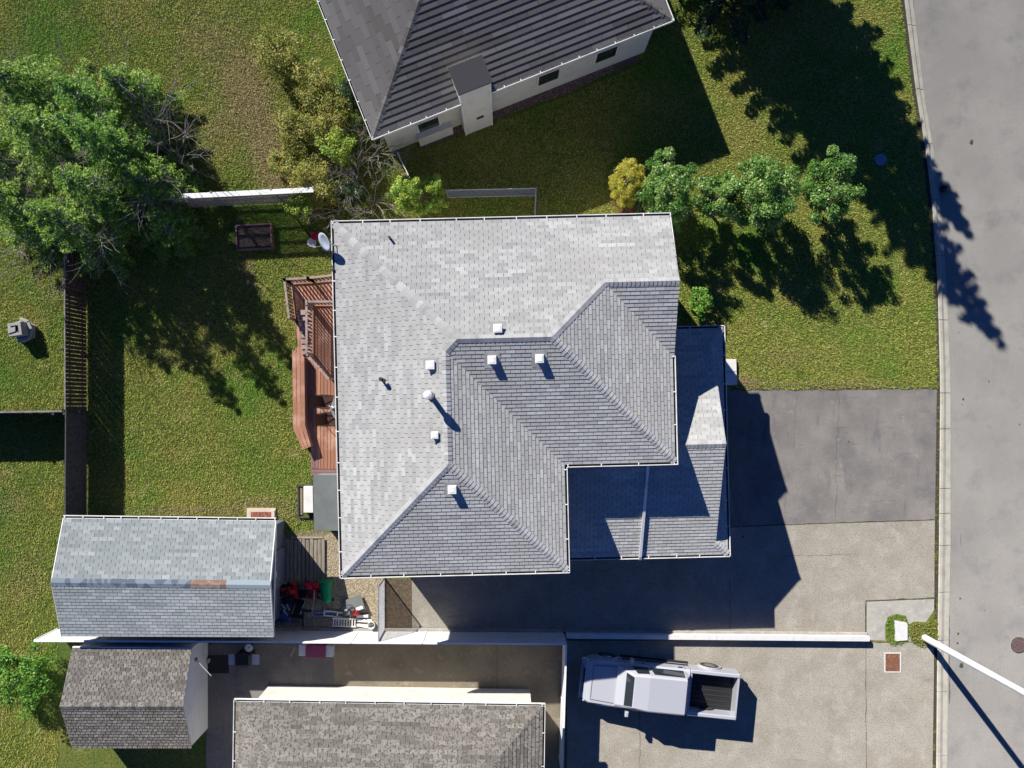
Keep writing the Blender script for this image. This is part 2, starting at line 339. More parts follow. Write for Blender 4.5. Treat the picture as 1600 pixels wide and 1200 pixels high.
crack([(1354, 1004), (1395, 1003)], .03); crack([(1140, 905), (1140, 985)], .02); crack([(860, 906), (862, 985)], .015)
crack([(1460, 1004), (1459, 1400)], .03); crack([(777, 1006), (776, 1400)], .02); crack([(1000, 1010), (1000, 1400)], .02)
crack([(1310, 608), (1305, 815)], .012, jit=.05); crack([(1245, 612), (1240, 700)], .01, jit=.05)
crack([(1200, 870), (1330, 866)], .012, jit=.03)
crack([(1430, 150), (1427, 0)], .02)
for x, y, r in ((1518, 222, .10), (1502, 1040, .11), (1496, 1005, .05), (1500, 935, .05), (1505, 624, .05), (1545, 596, .035), (1503, 632, .03), (1326, 690, .04), (1160, 838, .05), (1497, 990, .05)):
    m = MB(); c = W(x, y); n = 9
    m.add([(c.x + r * random.uniform(.6, 1.1) * math.cos(i * 2 * math.pi / n), c.y + r * random.uniform(.7, 1.3) * math.sin(i * 2 * math.pi / n), .011) for i in range(n)], [tuple(range(n))])
    o = m.build('road_stain', M['joint']); o['kind'] = 'structure'

# ------------------------------------------------------------------ shingled roofs
def clip(poly, axis, val, keep_less):
    out = []
    for i in range(len(poly)):
        a, b = poly[i], poly[(i + 1) % len(poly)]
        ia = (a[axis] <= val) if keep_less else (a[axis] >= val); ib = (b[axis] <= val) if keep_less else (b[axis] >= val)
        if ia: out.append(a)
        if ia != ib:
            t = (val - a[axis]) / (b[axis] - a[axis]); out.append((a[0] + (b[0] - a[0]) * t, a[1] + (b[1] - a[1]) * t))
    return out
TONES = 7
class Roof:
    def __init__(s, parent, m, e=.143, w=.333, gap=.014, t=.017, patch=0.0, name='shingle', mcap=None):
        s.parent, s.m, s.e, s.w, s.gap, s.t, s.name = parent, m, e, w, gap, t, name
        s.mb = MB(); s.full = []; s.deck = MB(); s.caps = 0; s.mcap = mcap or M['cap']
    def face(s, pts, slabs=True, edge=.0):
        """pts: 3D polygon, the first two are its eave (left to right seen from below the eave)"""
        P = [Vector(p) for p in pts]
        n = Vector((0, 0, 0))
        for i in range(1, len(P) - 1): n += (P[i] - P[0]).cross(P[i + 1] - P[0])
        n.normalize()
        if n.z < 0: n = -n
        v = Vector((0, 0, 1)) - n * n.z; v.normalize()
        u = v.cross(n).normalized(); o = P[0]
        s.deck.add([p - n * .004 for p in P], [tuple(range(len(P)))])
        q = [((p - o).dot(u), (p - o).dot(v)) for p in P]
        v0, v1 = min(a[1] for a in q), max(a[1] for a in q); rows = int(math.ceil((v1 - v0) / s.e))
        for r in range(rows):
            va = v0 + r * s.e; vb = va + s.e
            strip = clip(clip(q, 1, va, False), 1, vb, True)
            if len(strip) < 3: continue
            u0, u1 = min(a[0] for a in strip), max(a[0] for a in strip)
            off = (r % 2) * .5 * s.w + random.uniform(-.02, .02)
            k = math.floor((u0 - off) / s.w); tn = random.random()
            while off + k * s.w < u1:
                ua = off + k * s.w + s.gap / 2; ub = ua + s.w - s.gap; k += 1
                if random.random() < .75: tn = random.betavariate(3, 3)
                tab = clip(clip(strip, 0, ua, False), 0, ub, True)
                if len(tab) < 3: continue
                ar = abs(sum(tab[i][0] * tab[(i + 1) % len(tab)][1] - tab[(i + 1) % len(tab)][0] * tab[i][1] for i in range(len(tab)))) / 2
                if ar < .0006: continue
                if ar > .985 * (ub - ua) * s.e and slabs:
                    c = o + u * ((ua + ub) / 2) + v * va; s.full.append((c, u, v, n, tn)); continue
                s.tab(tab, o, u, v, n, va, tn)
    def tab(s, tab, o, u, v, n, va, tn):
        k = len(tab); h = lambda b: s.t * (1 - .8 * (b - va) / s.e)
        top = [o + u * a + v * b + n * h(b) for a, b in tab]; bot = [o + u * a + v * b for a, b in tab]
        a = sum(tab[i][0] * tab[(i + 1) % k][1] - tab[(i + 1) % k][0] * tab[i][1] for i in range(k))
        if a < 0: top.reverse(); bot.reverse()
        s.mb.add(top + bot, [tuple(range(k))] + [(i, k + i, k + (i + 1) % k, (i + 1) % k) for i in range(k)], tn)
    def cap_run(s, p0, p1, nl, nr, pitch=.15, half=.15, mat_fn=None):
        """overlapping caps from p0 (low end) to p1; nl, nr: down-slope directions of the two faces beside the ridge"""
        p0 = Vector(p0); p1 = Vector(p1); d = (p1 - p0); L = d.length; d /= L
        a = Vector(nl).normalized() * half; b = Vector(nr).normalized() * half; up = Vector((0, 0, 1))
        meshes = []
        for tn in (.1, .4, .6, .9):
            Q = []
            for l, z in ((0, .034), (pitch * 1.15, .020)):
                Q += [d * l + a + up * (z - .006), d * l + up * (z + .01), d * l + b + up * (z - .006)]
            Q += [d * 0 + a - up * .004, d * 0 + up * .0, d * 0 + b - up * .004]
            me = bpy.data.meshes.new('ridge_cap'); me.from_pydata([tuple(q) for q in Q], [], [(0, 1, 4, 3), (1, 2, 5, 4), (6, 7, 1, 0), (7, 8, 2, 1)])
            me.materials.append(s.mcap); at = me.attributes.new('tone', 'FLOAT', 'FACE'); at.data.foreach_set('value', [tn] * 4); me.update(); meshes.append(me)
        n = max(1, int(L / pitch))
        for i in range(n):
            o = instance(random.choice(meshes), 'ridge_cap', Matrix.Translation(p0 + d * (i * L / n)), s.parent)
            if mat_fn:
                mm = mat_fn(i / n)
                if mm:
                    o.material_slots[0].link = 'OBJECT'; o.material_slots[0].material = mm
    def finish(s, budget=300):
        camp = Vector((0, 0, HC)); W2 = (s.w - s.gap) / 2
        s.full.sort(key=lambda f: (f[0] - camp).length)
        meshes = []
        for i in range(TONES):
            m = MB(); z1, z0 = s.t, s.t * .2
            m.add([(-W2, 0, z1), (W2, 0, z1), (W2, s.e, z0), (-W2, s.e, z0), (-W2, 0, 0), (W2, 0, 0), (W2, s.e, 0), (-W2, s.e, 0)],
                  [(0, 1, 2, 3), (4, 5, 1, 0), (5, 6, 2, 1), (7, 4, 0, 3)])
            me = bpy.data.meshes.new(s.name); me.from_pydata(m.v, [], m.f); me.materials.append(s.m)
            at = me.attributes.new('tone', 'FLOAT', 'FACE'); at.data.foreach_set('value', [(i + .5) / TONES] * 4); me.update(); meshes.append(me)
        for j, (c, u, v, n, tn) in enumerate(s.full):
            if j < budget:
                mt = Matrix((u, v, n)).transposed().to_4x4(); mt.translation = c
                instance(meshes[min(TONES - 1, int(tn * TONES))], s.name, mt, s.parent)
            else: s.tab([(-W2, 0), (W2, 0), (W2, s.e), (-W2, s.e)], c, u, v, n, 0, tn)
        o = s.mb.build('shingle_courses', s.m, s.parent, tones=True); o['kind'] = 'stuff'
        return s.deck.build('roof_deck', M['under'], s.parent)
def gutter(parent, pts, z, step=1.05, w=.12, h=.12, name='gutter'):
    """pts: outer line of the gutter in plan, roof on the LEFT of the travel direction"""
    mb = MB(); dm = MB(); P = [Vector((p[0], p[1], z)) for p in pts]
    for a, b in zip(P[:-1], P[1:]):
        d = (b - a).normalized(); nl = Vector((-d.y, d.x, 0)); L = (b - a).length
        mb.bar(a + nl * .012 - Vector((0, 0, h / 2)), b + nl * .012 - Vector((0, 0, h / 2)), .024, h)
        mb.bar(a + nl * (w - .008) - Vector((0, 0, h / 2 + .012)), b + nl * (w - .008) - Vector((0, 0, h / 2 + .012)), .016, h - .024)
        dm.bar(a + nl * (w / 2) - Vector((0, 0, h - .02)), b + nl * (w / 2) - Vector((0, 0, h - .02)), w - .042, .02)
        n = max(1, int(L / step))
        for i in range(n + 1):
            q = a + d * min(max(L * (i + random.uniform(-.12, .12)) / n, .02), L - .02) + nl * (w / 2); mb.box(q + Vector((0, 0, -.002)), (.03, .03, .012), M=None) if False else mb.bar(q - nl * w / 2, q + nl * w / 2, .035, .012)
    o = mb.build(name, M['white'], parent); dm.build('gutter_trough', M['gutter_dirt'], o); return o

HA = R(1.4)
house = thing('house', 'grey shingled house with long hip roofs, an attached garage and white gutters, filling the middle', 'house', (0, 0, 0), rz=HA)
def build_house():
    g = .11; ZE = 5.26; p = .46
    Wx, N_, Sb, Eb, Sa, Ea = -6.07 + g, 6.77 - g, -6.0 + g, 2.15 - g, -2.23 + g, 6.10 - g
    yr = (N_ + Sa) / 2; zA = ZE + p * (N_ - Sa) / 2; xr = (Wx + Eb) / 2; zB = ZE + p * (Eb - Wx) / 2
    hA = (N_ - Sa) / 2; hB = (Eb - Wx) / 2
    yg = 4.16; zg = ZE + p * (N_ - yg); xg = 6.06
    J = (Ea - (zg - ZE) / p, yg, zg); G = (xg, yg, zg); yk = yg - (N_ - yg); K = (Ea, yk, ZE); K2 = (xg, yk, ZE)
    RW = (Wx + hA, yr, zA); RE = (Ea - hA, yr, zA); E = (Ea, Sa, ZE); I = (Eb, Sa, ZE)
    V = (xr, Sa + (zB - ZE) / p, zB); BS = (xr, Sb + hB, zB); SW = (Wx, Sb, ZE); SE = (Eb, Sb, ZE); NW = (Wx, N_, ZE); NE = (xg - .04, N_, ZE)
    roof = empty('roof'); roof.parent = house
    rf = Roof(roof, M['shingle'])
    rf.face([NE, NW, RW, RE, J, G])                       # north
    rf.face([NW, SW, BS, V, RW])                          # west
    rf.face([K2, G, J, K])                                # gable south side
    rf.face([E, K, J, RE])                                # east
    rf.face([I, E, RE, RW, V])                            # south of the main wing
    rf.face([SE, I, V, BS])                               # east of the south wing
    rf.face([SW, SE, BS])                                 # south hip
    dn = dict(N=(0, 1, -p), S=(0, -1, -p), E=(1, 0, -p), W=(-1, 0, -p))
    def cr(a, b, f1, f2, **k):
        a, b = Vector(a), Vector(b); d = (b - a).normalized()
        def perp(f):
            n = Vector((-dn[f][2] * dn[f][0], -dn[f][2] * dn[f][1], 1)); q = n.cross(d)
            if q.z > 0: q = -q
            if abs(q.z) < 1e-6: q = Vector(dn[f])
            return q
        rf.cap_run(a, b, perp(f1), perp(f2), **k)
    cr(NW, RW, 'N', 'W', mat_fn=lambda f: M['shingle']); cr(RW, RE, 'N', 'S'); cr(J, RE, 'N', 'E'); cr(G, J, 'N', 'S'); cr(E, RE, 'E', 'S'); cr(V, RW, 'W', 'S')
    cr(BS, V, 'W', 'E'); cr(SW, BS, 'W', 'S'); cr(SE, BS, 'E', 'S')
    # garage roof
    z0 = 2.87; q = .45; ye, yn = -6.02 + g, 2.93 - g; ym = (ye + yn) / 2; zr = z0 + q * (yn - ye) / 2; x1 = 8.55 - g; xw = 1.9; xk = 7.93; dz = (x1 - xk) * q
    rf.face([(x1, yn, z0), (xw, yn, z0), (xw, ym, zr), (xk, ym, zr), (xk, yn - (x1 - xk), z0 + dz)])
    rf.face([(xw, ye, z0), (x1, ye, z0), (xk, ye + (x1 - xk), z0 + dz), (xk, ym, zr), (xw, ym, zr)])
    rf.face([(x1, ye, z0), (x1, yn, z0), (xk - .3, yn - (x1 - xk) - .3, z0 + dz + .3 * q), (xk - .3, ye + (x1 - xk) + .3, z0 + dz + .3 * q)])
    dn['N'] = (0, 1, -q); dn['S'] = (0, -1, -q); dn['E'] = (1, 0, -q)
    cr((xw, ym, zr), (xk, ym, zr), 'N', 'S'); cr((x1, ye, z0), (xk, ye + x1 - xk, z0 + dz), 'E', 'S'); cr((x1, yn, z0), (xk, yn - x1 + xk, z0 + dz), 'E', 'N')
    rf.finish(300)
    # fascia, soffits, gutters
    m = MB()
    foot = [(Wx, Sb), (Eb, Sb), (Eb, Sa), (Ea, Sa), (Ea, yk), (xg - .05, yk), (xg - .05, N_), (Wx, N_)]
    m.prism(foot, ZE - .19, ZE - .02); m.prism([(1.9, ye), (x1, ye), (x1, yn), (1.9, yn)], z0 - .19, z0 - .02)
    m.bar((xg - .012, yg, zg - .12), (xg - .012, N_, ZE - .12), .028, .2); m.bar((xg - .012, yg, zg - .12), (xg - .012, yk, ZE - .12), .028, .2)
    m.bar((xk + .012, ym, zr - .1), (xk + .012, ye + .6, z0 + dz - .07), .024, .16); m.bar((xk + .012, ym, zr - .1), (xk + .012, yn - .6, z0 + dz - .07), .024, .16)
    m.build('fascia', M['white'], house)
    o = g
    gutter(house, [(-6.07, 6.77), (-6.07, -6.0), (2.15, -6.0), (2.15, -2.23), (6.10, -2.23), (6.10, yk)], ZE + .02)
    gutter(house, [(xg, 6.77), (-6.07, 6.77)], ZE + .02)
    gutter(house, [(2.1, -6.02), (8.55, -6.02), (8.55, 2.93), (6.0, 2.93)], z0 + .02)
    # walls
    m = MB(); i = .5
    m.prism([(Wx + i, Sb + i), (Eb - i, Sb + i), (Eb - i, Sa + i), (Ea - i, Sa + i), (Ea - i, N_ - i), (Wx + i, N_ - i)], 0, ZE - .19)
    m.prism([(Eb - i + .01, ye + .4), (7.6, ye + .4), (7.6, yn - .4), (Ea - i + .01, yn - .4), (Ea - i + .01, Sa + i - .01), (Eb - i + .01, Sa + i - .01)], 0, z0 - .19)
    xx = Ea - i; m.add([(xx, N_ - .3, ZE - .05), (xx, yk + .3, ZE - .05), (xx, yg, zg - .15), (xx - .2, N_ - .3, ZE - .05), (xx - .2, yk + .3, ZE - .05), (xx - .2, yg, zg - .15)], [(0, 2, 1), (3, 4, 5), (0, 3, 5, 2), (1, 2, 5, 4), (0, 1, 4, 3)])
    xx = 7.6; m.add([(xx, yn - .3, z0 - .05), (xx, ye + .3, z0 - .05), (xx, ym, zr - .12), (xx - .2, yn - .3, z0 - .05), (xx - .2, ye + .3, z0 - .05), (xx - .2, ym, zr - .12)], [(0, 2, 1), (3, 4, 5), (0, 3, 5, 2), (1, 2, 5, 4), (0, 1, 4, 3)])
    m.build('wall', M['siding'], house)
    # bay on the east wall under the gable
    m = MB(); m.prism([(5.5, 6.1), (6.13, 6.1), (6.13, 4.6), (5.5, 4.6)], .3, 4.9); b = m.build('bay', M['siding'], house)
    m = MB(); m.bar((6.15, 6.12, 4.9), (6.15, 4.58, 4.9), .06, .08); m.build('trim', M['white'], b)
    for (y, zc, ww, hh) in ((5.35, 3.9, 1.0, 1.2), (5.35, 1.6, 1.0, 1.0)):
        m = MB(); m.box((6.145, y, zc), (.03, ww, hh)); w = m.build('window', M['white'], b)
        m = MB(); m.box((6.165, y, zc), (.02, ww - .14, hh - .14)); m.build('pane', M['window'], w)
    for (x, y, zc, ww, hh, ax) in ((-5.47, 4.6, 1.9, 1.6, 1.2, 0), (-5.47, .8, 1.9, 1.8, 2.1, 0), (-5.47, -3.5, 3.9, 1.2, 1.0, 0), (-5.47, 2.6, 4.0, 1.2, 1.0, 0), (-3.0, 6.17, 3.7, 1.2, 1.0, 1), (2, 6.17, 3.7, 1.2, 1.0, 1), (-2.5, -5.4, 3.9, 1.2, 1.0, 1), (5.51, 0, 4.2, 1.2, .8, 0)):
        s = 1 if (x > 0 and ax == 0) or (y > 0 and ax == 1) else -1
        dd = (.05, ww, hh) if ax == 0 else (ww, .05, hh); d2 = (.03, ww - .14, hh - .14) if ax == 0 else (ww - .14, .03, hh - .14)
        m = MB(); m.box((x, y, zc), dd); w = m.build('window', M['white'], house)
        m = MB(); m.box((x + (s * .03 if ax == 0 else 0), y + (s * .03 if ax else 0), zc), d2); m.build('pane', M['window'], w)
    m = MB(); m.box((7.615, -2.9, 1.15), (.04, 4.8, 2.2)); gd = m.build('garage_door', M['white'], house)
    for k in range(4):
        m = MB(); m.box((7.645, -2.9, .32 + .55 * k), (.03, 4.7, .52), bev=.01); m.build('door_panel', M['white'], gd)
    m = MB(); m.box((7.62, 1.35, 1.15), (.05, .95, 2.1)); d = m.build('front_door', M['deck_dark'], house)
    m = MB(); m.tube((7.65, 1.0, 1.1), (7.72, 1.0, 1.1), .03, .03, 8); m.build('handle', M['chrome'], d)
    # downspout lying over the garage roof
    m = MB(); A = Vector((5.15, -2.25, 0)); B_ = Vector((5.05, -5.92, 0))
    zz = lambda y: z0 + q * (min(y - ye, yn - y)) + .07
    m.bar((A.x, -2.2, 5.0), (A.x, -2.2, zz(-2.25) + .02), .07, .09)
    m.bar((A.x, A.y, zz(A.y)), (B_.x, B_.y, zz(B_.y)), .10, .07); m.bar((B_.x, B_.y, zz(B_.y)), (B_.x, B_.y - .12, zz(B_.y) - .08), .10, .07)
    m.build('downspout', M['white'], house)
    # roof vents
    inv = Matrix.Rotation(-HA, 4, 'Z')
    def on_roof(px, py, zf):
        z = 6.5
        for _ in range(12):
            q_ = inv @ W(px, py, z); z = zf(q_.x, q_.y)
        return inv @ W(px, py, z)
    fN = lambda x, y: ZE + p * (N_ - y); fS = lambda x, y: ZE + p * (y - Sa); fW = lambda x, y: ZE + p * (x - Wx); fS2 = lambda x, y: ZE + p * (y - Sb)
    for px, py, f, big in ((778, 514, fN, 1), (673, 571, fW, 1), (680, 680, fW, .85), (769, 563, fS, 1.0), (843, 561, fS, 1.0), (707, 765, fS2, 1.0)):
        c = on_roof(px, py, f); m = MB(); s = .30 * big
        hh = .13 if f in (fN, fW) else .08
        m.box(c + Vector((0, 0, hh / 2 - .05)), (s * .7, s * .7, hh + .1)); v = m.build('roof_vent', M['white'], house)
        m = MB(); m.box(c + Vector((0, 0, hh + .03)), (s, s, .07), bev=.02); vc = m.build('vent_cap', M['white'], v)
        m = MB(); m.box(c + Vector((0, 0, hh + .069)), (s * .62, s * .62, .012), bev=.005); m.build('cap_emboss', M['white'], vc)
        m = MB()
        for k_ in range(3): m.box(c + Vector((0, 0, hh - .02 - .03 * k_)), (s * .72, s * .72, .008))
        m.build('louvre', M['black'], v)
        m = MB(); q_ = .26 * big
        pp = [Vector((c.x + a, c.y + b, f(c.x + a, c.y + b) + .022)) for a, b in ((-q_, -q_), (q_, -q_), (q_, q_), (-q_, q_))]
        m.add(pp + [x - Vector((0, 0, .02)) for x in pp], [(0, 1, 2, 3), (0, 4, 5, 1), (1, 5, 6, 2), (2, 6, 7, 3), (3, 7, 4, 0)]); m.build('flashing', M['cap'], v)
    for px, py, f, hh in ((610, 373, fN, .28), (596, 592, fW, .34)):
        c = on_roof(px, py, f); m = MB(); m.tube(c - Vector((0, 0, .05)), c + Vector((0, 0, hh)), .045, .045, 10); pz = m.build('vent_pipe', M['black'], house)
        if hh > .3:
            m = MB(); m.tube(c + Vector((0, 0, hh)), c + Vector((.10, -.05, hh + .06)), .06, .06, 10); m.tube(c + Vector((.10, -.05, hh + .06)), c + Vector((.14, -.07, hh - .1)), .06, .06, 10); m.build('elbow', M['black'], pz)
        m = MB(); a_ = .24; b_ = .16
        pp = [Vector((c.x + a, c.y + b, f(c.x + a, c.y + b) + .022)) for a, b in ((-a_, -b_ * .3), (a_, -b_ * .3), (a_, b_), (-a_, b_))]
        m.add(pp + [x - Vector((0, 0, .02)) for x in pp], [(0, 1, 2, 3), (0, 4, 5, 1), (1, 5, 6, 2), (2, 6, 7, 3), (3, 7, 4, 0)]); m.build('flashing', M['cap'], pz)
    c = on_roof(673, 618, fW); m = MB(); m.tube(c - Vector((0, 0, .08)), c + Vector((0, 0, .88)), .09, .09, 14); fl = m.build('flue', M['grey_metal'], house)
    m = MB(); m.lathe(c, [(.15, .0), (.13, .12), (.095, .16)], 14); m.build('flashing_cone', M['grey_metal'], fl)
    m = MB(); m.lathe(c + Vector((0, 0, .84)), [(.10, 0), (.15, .03), (.15, .16), (.13, .19), (.05, .22)], 16); m.build('flue_cap', M['white'], fl, smooth=False)
build_house()

# satellite dish, stands on the house corner
def dish():
    c = W(508, 378, 5.72); t = thing('satellite_dish', 'blue grey satellite dish on a bracket at the northwest roof corner', 'satellite dish', c)
    ax = Vector((-.5, -.3, .42)).normalized()
    u = ax.cross(Vector((0, 0, 1))).normalized(); v = u.cross(ax).normalized()
    P = []; F = []; n = 24; rr = (0, .12, .22, .32)
    for k, r in enumerate(rr):
        for i in range(n): P.append(u * math.cos(2 * math.pi * i / n) * r * 1.1 + v * math.sin(2 * math.pi * i / n) * r + ax * (r * r * .7 - .03))
    m = MB(); P2 = P + [q_ - ax * .015 for q_ in P]; K = n * 4
    for k in range(3):
        for i in range(n):
            j = (i + 1) % n; F.append((k * n + i, k * n + j, k * n + n + j, k * n + n + i)); F.append((K + k * n + i, K + k * n + n + i, K + k * n + n + j, K + k * n + j))
    for i in range(n):
        j = (i + 1) % n; F.append((3 * n + i, 3 * n + j, K + 3 * n + j, K + 3 * n + i))
    m.add(P2, F); m.build('reflector', M['dish'], t, smooth=True)
    m = MB(); m.tube(-ax * .03, Vector((.28, -.06, -.35)), .025, .025, 8); m.tube(Vector((.28, -.06, -.35)), Vector((.4, -.06, -.45)), .03, .03, 8); m.build('mount', M['grey_metal'], t)
    m = MB(); m.tube(-v * .32, ax * .42 - v * .12, .014, .014, 6); m.box(ax * .42 - v * .10, (.1, .06, .08)); m.build('feed_arm', M['grey_metal'], t)
dish()

# ------------------------------------------------------------------ shed in the back yard
def shed():
    t = thing('garden_shed', 'long garden shed with blue grey shingled gable roof and one rusty ridge patch', 'shed', (0, 0, 0))
    ze, zr = 2.4, 3.2
    NW, NE, SE, SW = W(99, 810, ze), W(431, 814, ze), W(427, 995, ze), W(96, 994, ze)
    RW, RE = W(80, 910, zr), W(422, 914, zr)
    roof = empty('roof'); roof.parent = t
    rf = Roof(roof, M['shed_shingle'], mcap=M['cap_shed'], t=.016, gap=.014)
    rf.face([NE, NW, RW, RE]); rf.face([SW, SE, RE, RW])
    rf.cap_run(RW, RE, (0, 1, -.33), (0, -1, -.33), half=.17, mat_fn=lambda f: M['cap_rust'] if .63 < f < .80 else (M['cap_pale'] if f >= .8 else None))
    rf.finish(300)
    gutter(t, [(NE.x, NE.y + .12), (NW.x, NW.y + .12)], ze + .02, step=.75)
    m = MB(); m.prism([(NW.x, NW.y), (NE.x, NE.y), (SE.x, SE.y), (SW.x, SW.y)], ze - .14, ze - .02)
    for A, B_, C in ((NE, RE, SE), (NW, RW, SW)):
        m.bar(A - Vector((0, 0, .05)), B_ - Vector((0, 0, .05)), .03, .13); m.bar(B_ - Vector((0, 0, .05)), C - Vector((0, 0, .05)), .03, .13)
    m.build('fascia', M['white'], t)
    m = MB(); i = .3
    a, b, c, d = (NW.x + i, NW.y - i), (NE.x - i, NE.y - i), (SE.x - i, SE.y + i), (SW.x + i, SW.y + i)
    m.prism([a, b, c, d], 0, ze - .14)
    for s, x in ((1, NE.x - i), (-1, NW.x + i)):
        m.add([(x, NE.y - i, ze - .14), (x, SE.y + i, ze - .14), (x, RE.y, zr - .1), (x - .1 * s, NE.y - i, ze - .14), (x - .1 * s, SE.y + i, ze - .14), (x - .1 * s, RE.y, zr - .1)], [(0, 2, 1), (3, 4, 5), (0, 3, 5, 2), (1, 2, 5, 4)])
    m.build('wall', M['slate'], t)
    x = NE.x - i
    m = MB(); m.box((x + .03, RE.y + .2, 1.0), (.05, 1.5, 1.9)); dd = m.build('door', M['slate'], t)
    m = MB(); m.tube((x + .05, RE.y - .4, 1.0), (x + .12, RE.y - .4, 1.0), .02, .02, 8); m.build('handle', M['black'], dd)
    # small white bracket lamp beneath the ridge on the east wall
    m = MB(); m.box(W(427, 898, 2.2) + Vector((0, 0, 0)), (.26, .24, .05)); l = m.build('wall_lamp', M['white'], t)
    m = MB(); m.box(W(426, 898, 2.2) + Vector((0, 0, .03)), (.17, .16, .02)); m.build('lamp_glass', M['black'], l)
    m = MB(); m.box(W(420, 914, 2.95) + Vector((.1, 0, 0)), (.05, .35, .3)); m.build('gable_vent', M['black'], t)
shed()

# ------------------------------------------------------------------ generic gable / hip houses of the neighbours
def north_house():
    t = thing('neighbour_house', 'cream neighbouring bungalow with dark brown roof set at an angle, cut by the top edge', 'house')
    ze = 3.3; p = .45; d = Vector((.93, .367, 0)).normalized(); n = Vector((-d.y, d.x, 0))
    A = W(581, 219, ze); L = 12.4; D = 9.0
    P = lambda a, b, z=ze: Vector((A.x + d.x * a + n.x * b, A.y + d.y * a + n.y * b, z))
    roof = empty('roof'); roof.parent = t
    rf = Roof(roof, M['brown_shingle'], e=.24, w=1.0, gap=.012, t=.03)
    g = .1; zr = ze + p * (D / 2 - g); h = D / 2
    rf.face([P(g, g), P(L - g, g), P(L - h, h, zr), P(h, h, zr)])
    rf.face([P(g, D - g), P(g, g), P(h, h, zr)])
    rf.face([P(L - g, g), P(L - g, D - g), P(L - h, h, zr)])
    rf.face([P(L - g, D - g), P(g, D - g), P(h, h, zr), P(L - h, h, zr)])
    dnx = lambda v, k=p: Vector((v.x, v.y, -k))
    S_, E_, N2, W_ = -n, d, n, -d
    def cr(a, b, f1, f2):
        a, b = Vector(a), Vector(b); dd = (b - a).normalized(); out = []
        for f in (f1, f2):
            nn = Vector((f.x * p, f.y * p, 1)); q_ = nn.cross(dd)
            if q_.z > 0: q_ = -q_
            if abs(q_.z) < 1e-6: q_ = dnx(f)
            out.append(q_)
        rf.cap_run(a, b, *out, pitch=.3)
    rf.mcap = M['brown_shingle']
    cr(P(g, g), P(h, h, zr), S_, W_); cr(P(L - g, g), P(L - h, h, zr), S_, E_); cr(P(h, h, zr), P(L - h, h, zr), S_, N2)
    rf.finish(300)
    gutter(t, [P(0, D).xy, P(0, 0).xy, P(L, 0).xy, P(L, D).xy], ze + .02, step=.75, w=.10)
    m = MB(); m.prism([P(g, g).xy, P(L - g, g).xy, P(L - g, D - g).xy, P(g, D - g).xy], ze - .18, ze - .02); m.build('fascia', M['white'], t)
    i = .45; m = MB(); m.prism([P(i, i).xy, P(L - i, i).xy, P(L - i, D - i).xy, P(i, D - i).xy], 0, ze - .18); m.build('wall', M['siding'], t)
    # chimney chase
    a = 3.65; m = MB(); m.prism([P(a, -.05).xy, P(a + 1.22, -.05).xy, P(a + 1.22, .9).xy, P(a, .9).xy], 0, 4.5); c = m.build('chimney_chase', M['siding'], t)
    m = MB(); m.prism([P(a - .06, -.11).xy, P(a + 1.28, -.11).xy, P(a + 1.28, .96).xy, P(a - .06, .96).xy], 4.5, 4.58); m.build('chase_cap', M['under'], c)
    m = MB()
    for aa in (a + .02, a + 1.2): m.bar(P(aa, -.065, 0), P(aa, -.065, 4.5), .06, .03)
    m.build('corner_trim', M['white'], c)
    m = MB(); m.bar(P(a + .55, -.07, 1.45), P(a + .85, -.07, 1.45), .06, .12); m.build('flue_vent', M['under'], c)
    for aa in (2.3, 7.5, 10.0):
        m = MB(); m.bar(P(aa, i - .02, .9), P(aa, i - .02, 2.1), .04, 1.0)
        w = MB(); w.bar(P(aa - .5, i - .03, 1.5), P(aa + .5, i - .03, 1.5), .05, 1.0); w = w.build('window', M['white'], t)
        m = MB(); m.bar(P(aa - .43, i - .05, 1.5), P(aa + .43, i - .05, 1.5), .04, .86); m.build('pane', M['window'], w)
    m = MB(); m.prism([P(1.7, .2).xy, P(3.2, .2).xy, P(3.2, .45).xy, P(1.7, .45).xy], 0, .9); m.build('plinth', M['siding'], t)
    # pebbles of the border
    return t
north_house()
def south_house():
    t = thing('brown_roofed_house', 'neighbouring house with plain brown hip roof at the bottom edge', 'house')
    ze = 3.0; p = .45; d = Vector((1, -.015, 0)).normalized(); n = Vector((-d.y, d.x, 0))
    A = W(360, 1425, ze); L = 12.0; D = 8.2
    P = lambda a, b, z=ze: Vector((A.x + d.x * a + n.x * b, A.y + d.y * a + n.y * b, z))
    roof = empty('roof'); roof.parent = t
    rf = Roof(roof, M['grey_brown'], e=.16, w=.36); h = D / 2; zr = ze + p * h; g = .1
    rf.mcap = M['grey_brown']
    rf.face([P(L - g, D - g), P(g, D - g), P(h, h, zr), P(L - h, h, zr)]); rf.face([P(g, D - g), P(g, g), P(h, h, zr)])
    rf.face([P(L - g, g), P(L - g, D - g), P(L - h, h, zr)]); rf.face([P(g, g), P(L - g, g), P(L - h, h, zr), P(h, h, zr)])
    rf.cap_run(P(h, h, zr), P(L - h, h, zr), (0, 1, -p), (0, -1, -p)); rf.finish(300)
    gutter(t, [P(0, D).xy, P(0, 0).xy, P(L, 0).xy, P(L, D).xy, P(0, D).xy], ze + .02)
    m = MB(); m.prism([P(g, g).xy, P(L - g, g).xy, P(L - g, D - g).xy, P(g, D - g).xy], ze - .18, ze - .02); m.build('fascia', M['white'], t)
    i = .5; m = MB(); m.prism([P(i, i).xy, P(L - i, i).xy, P(L - i, D - i).xy, P(i, D - i).xy], 0, ze - .18); m.build('wall', M['siding'], t)
south_house()
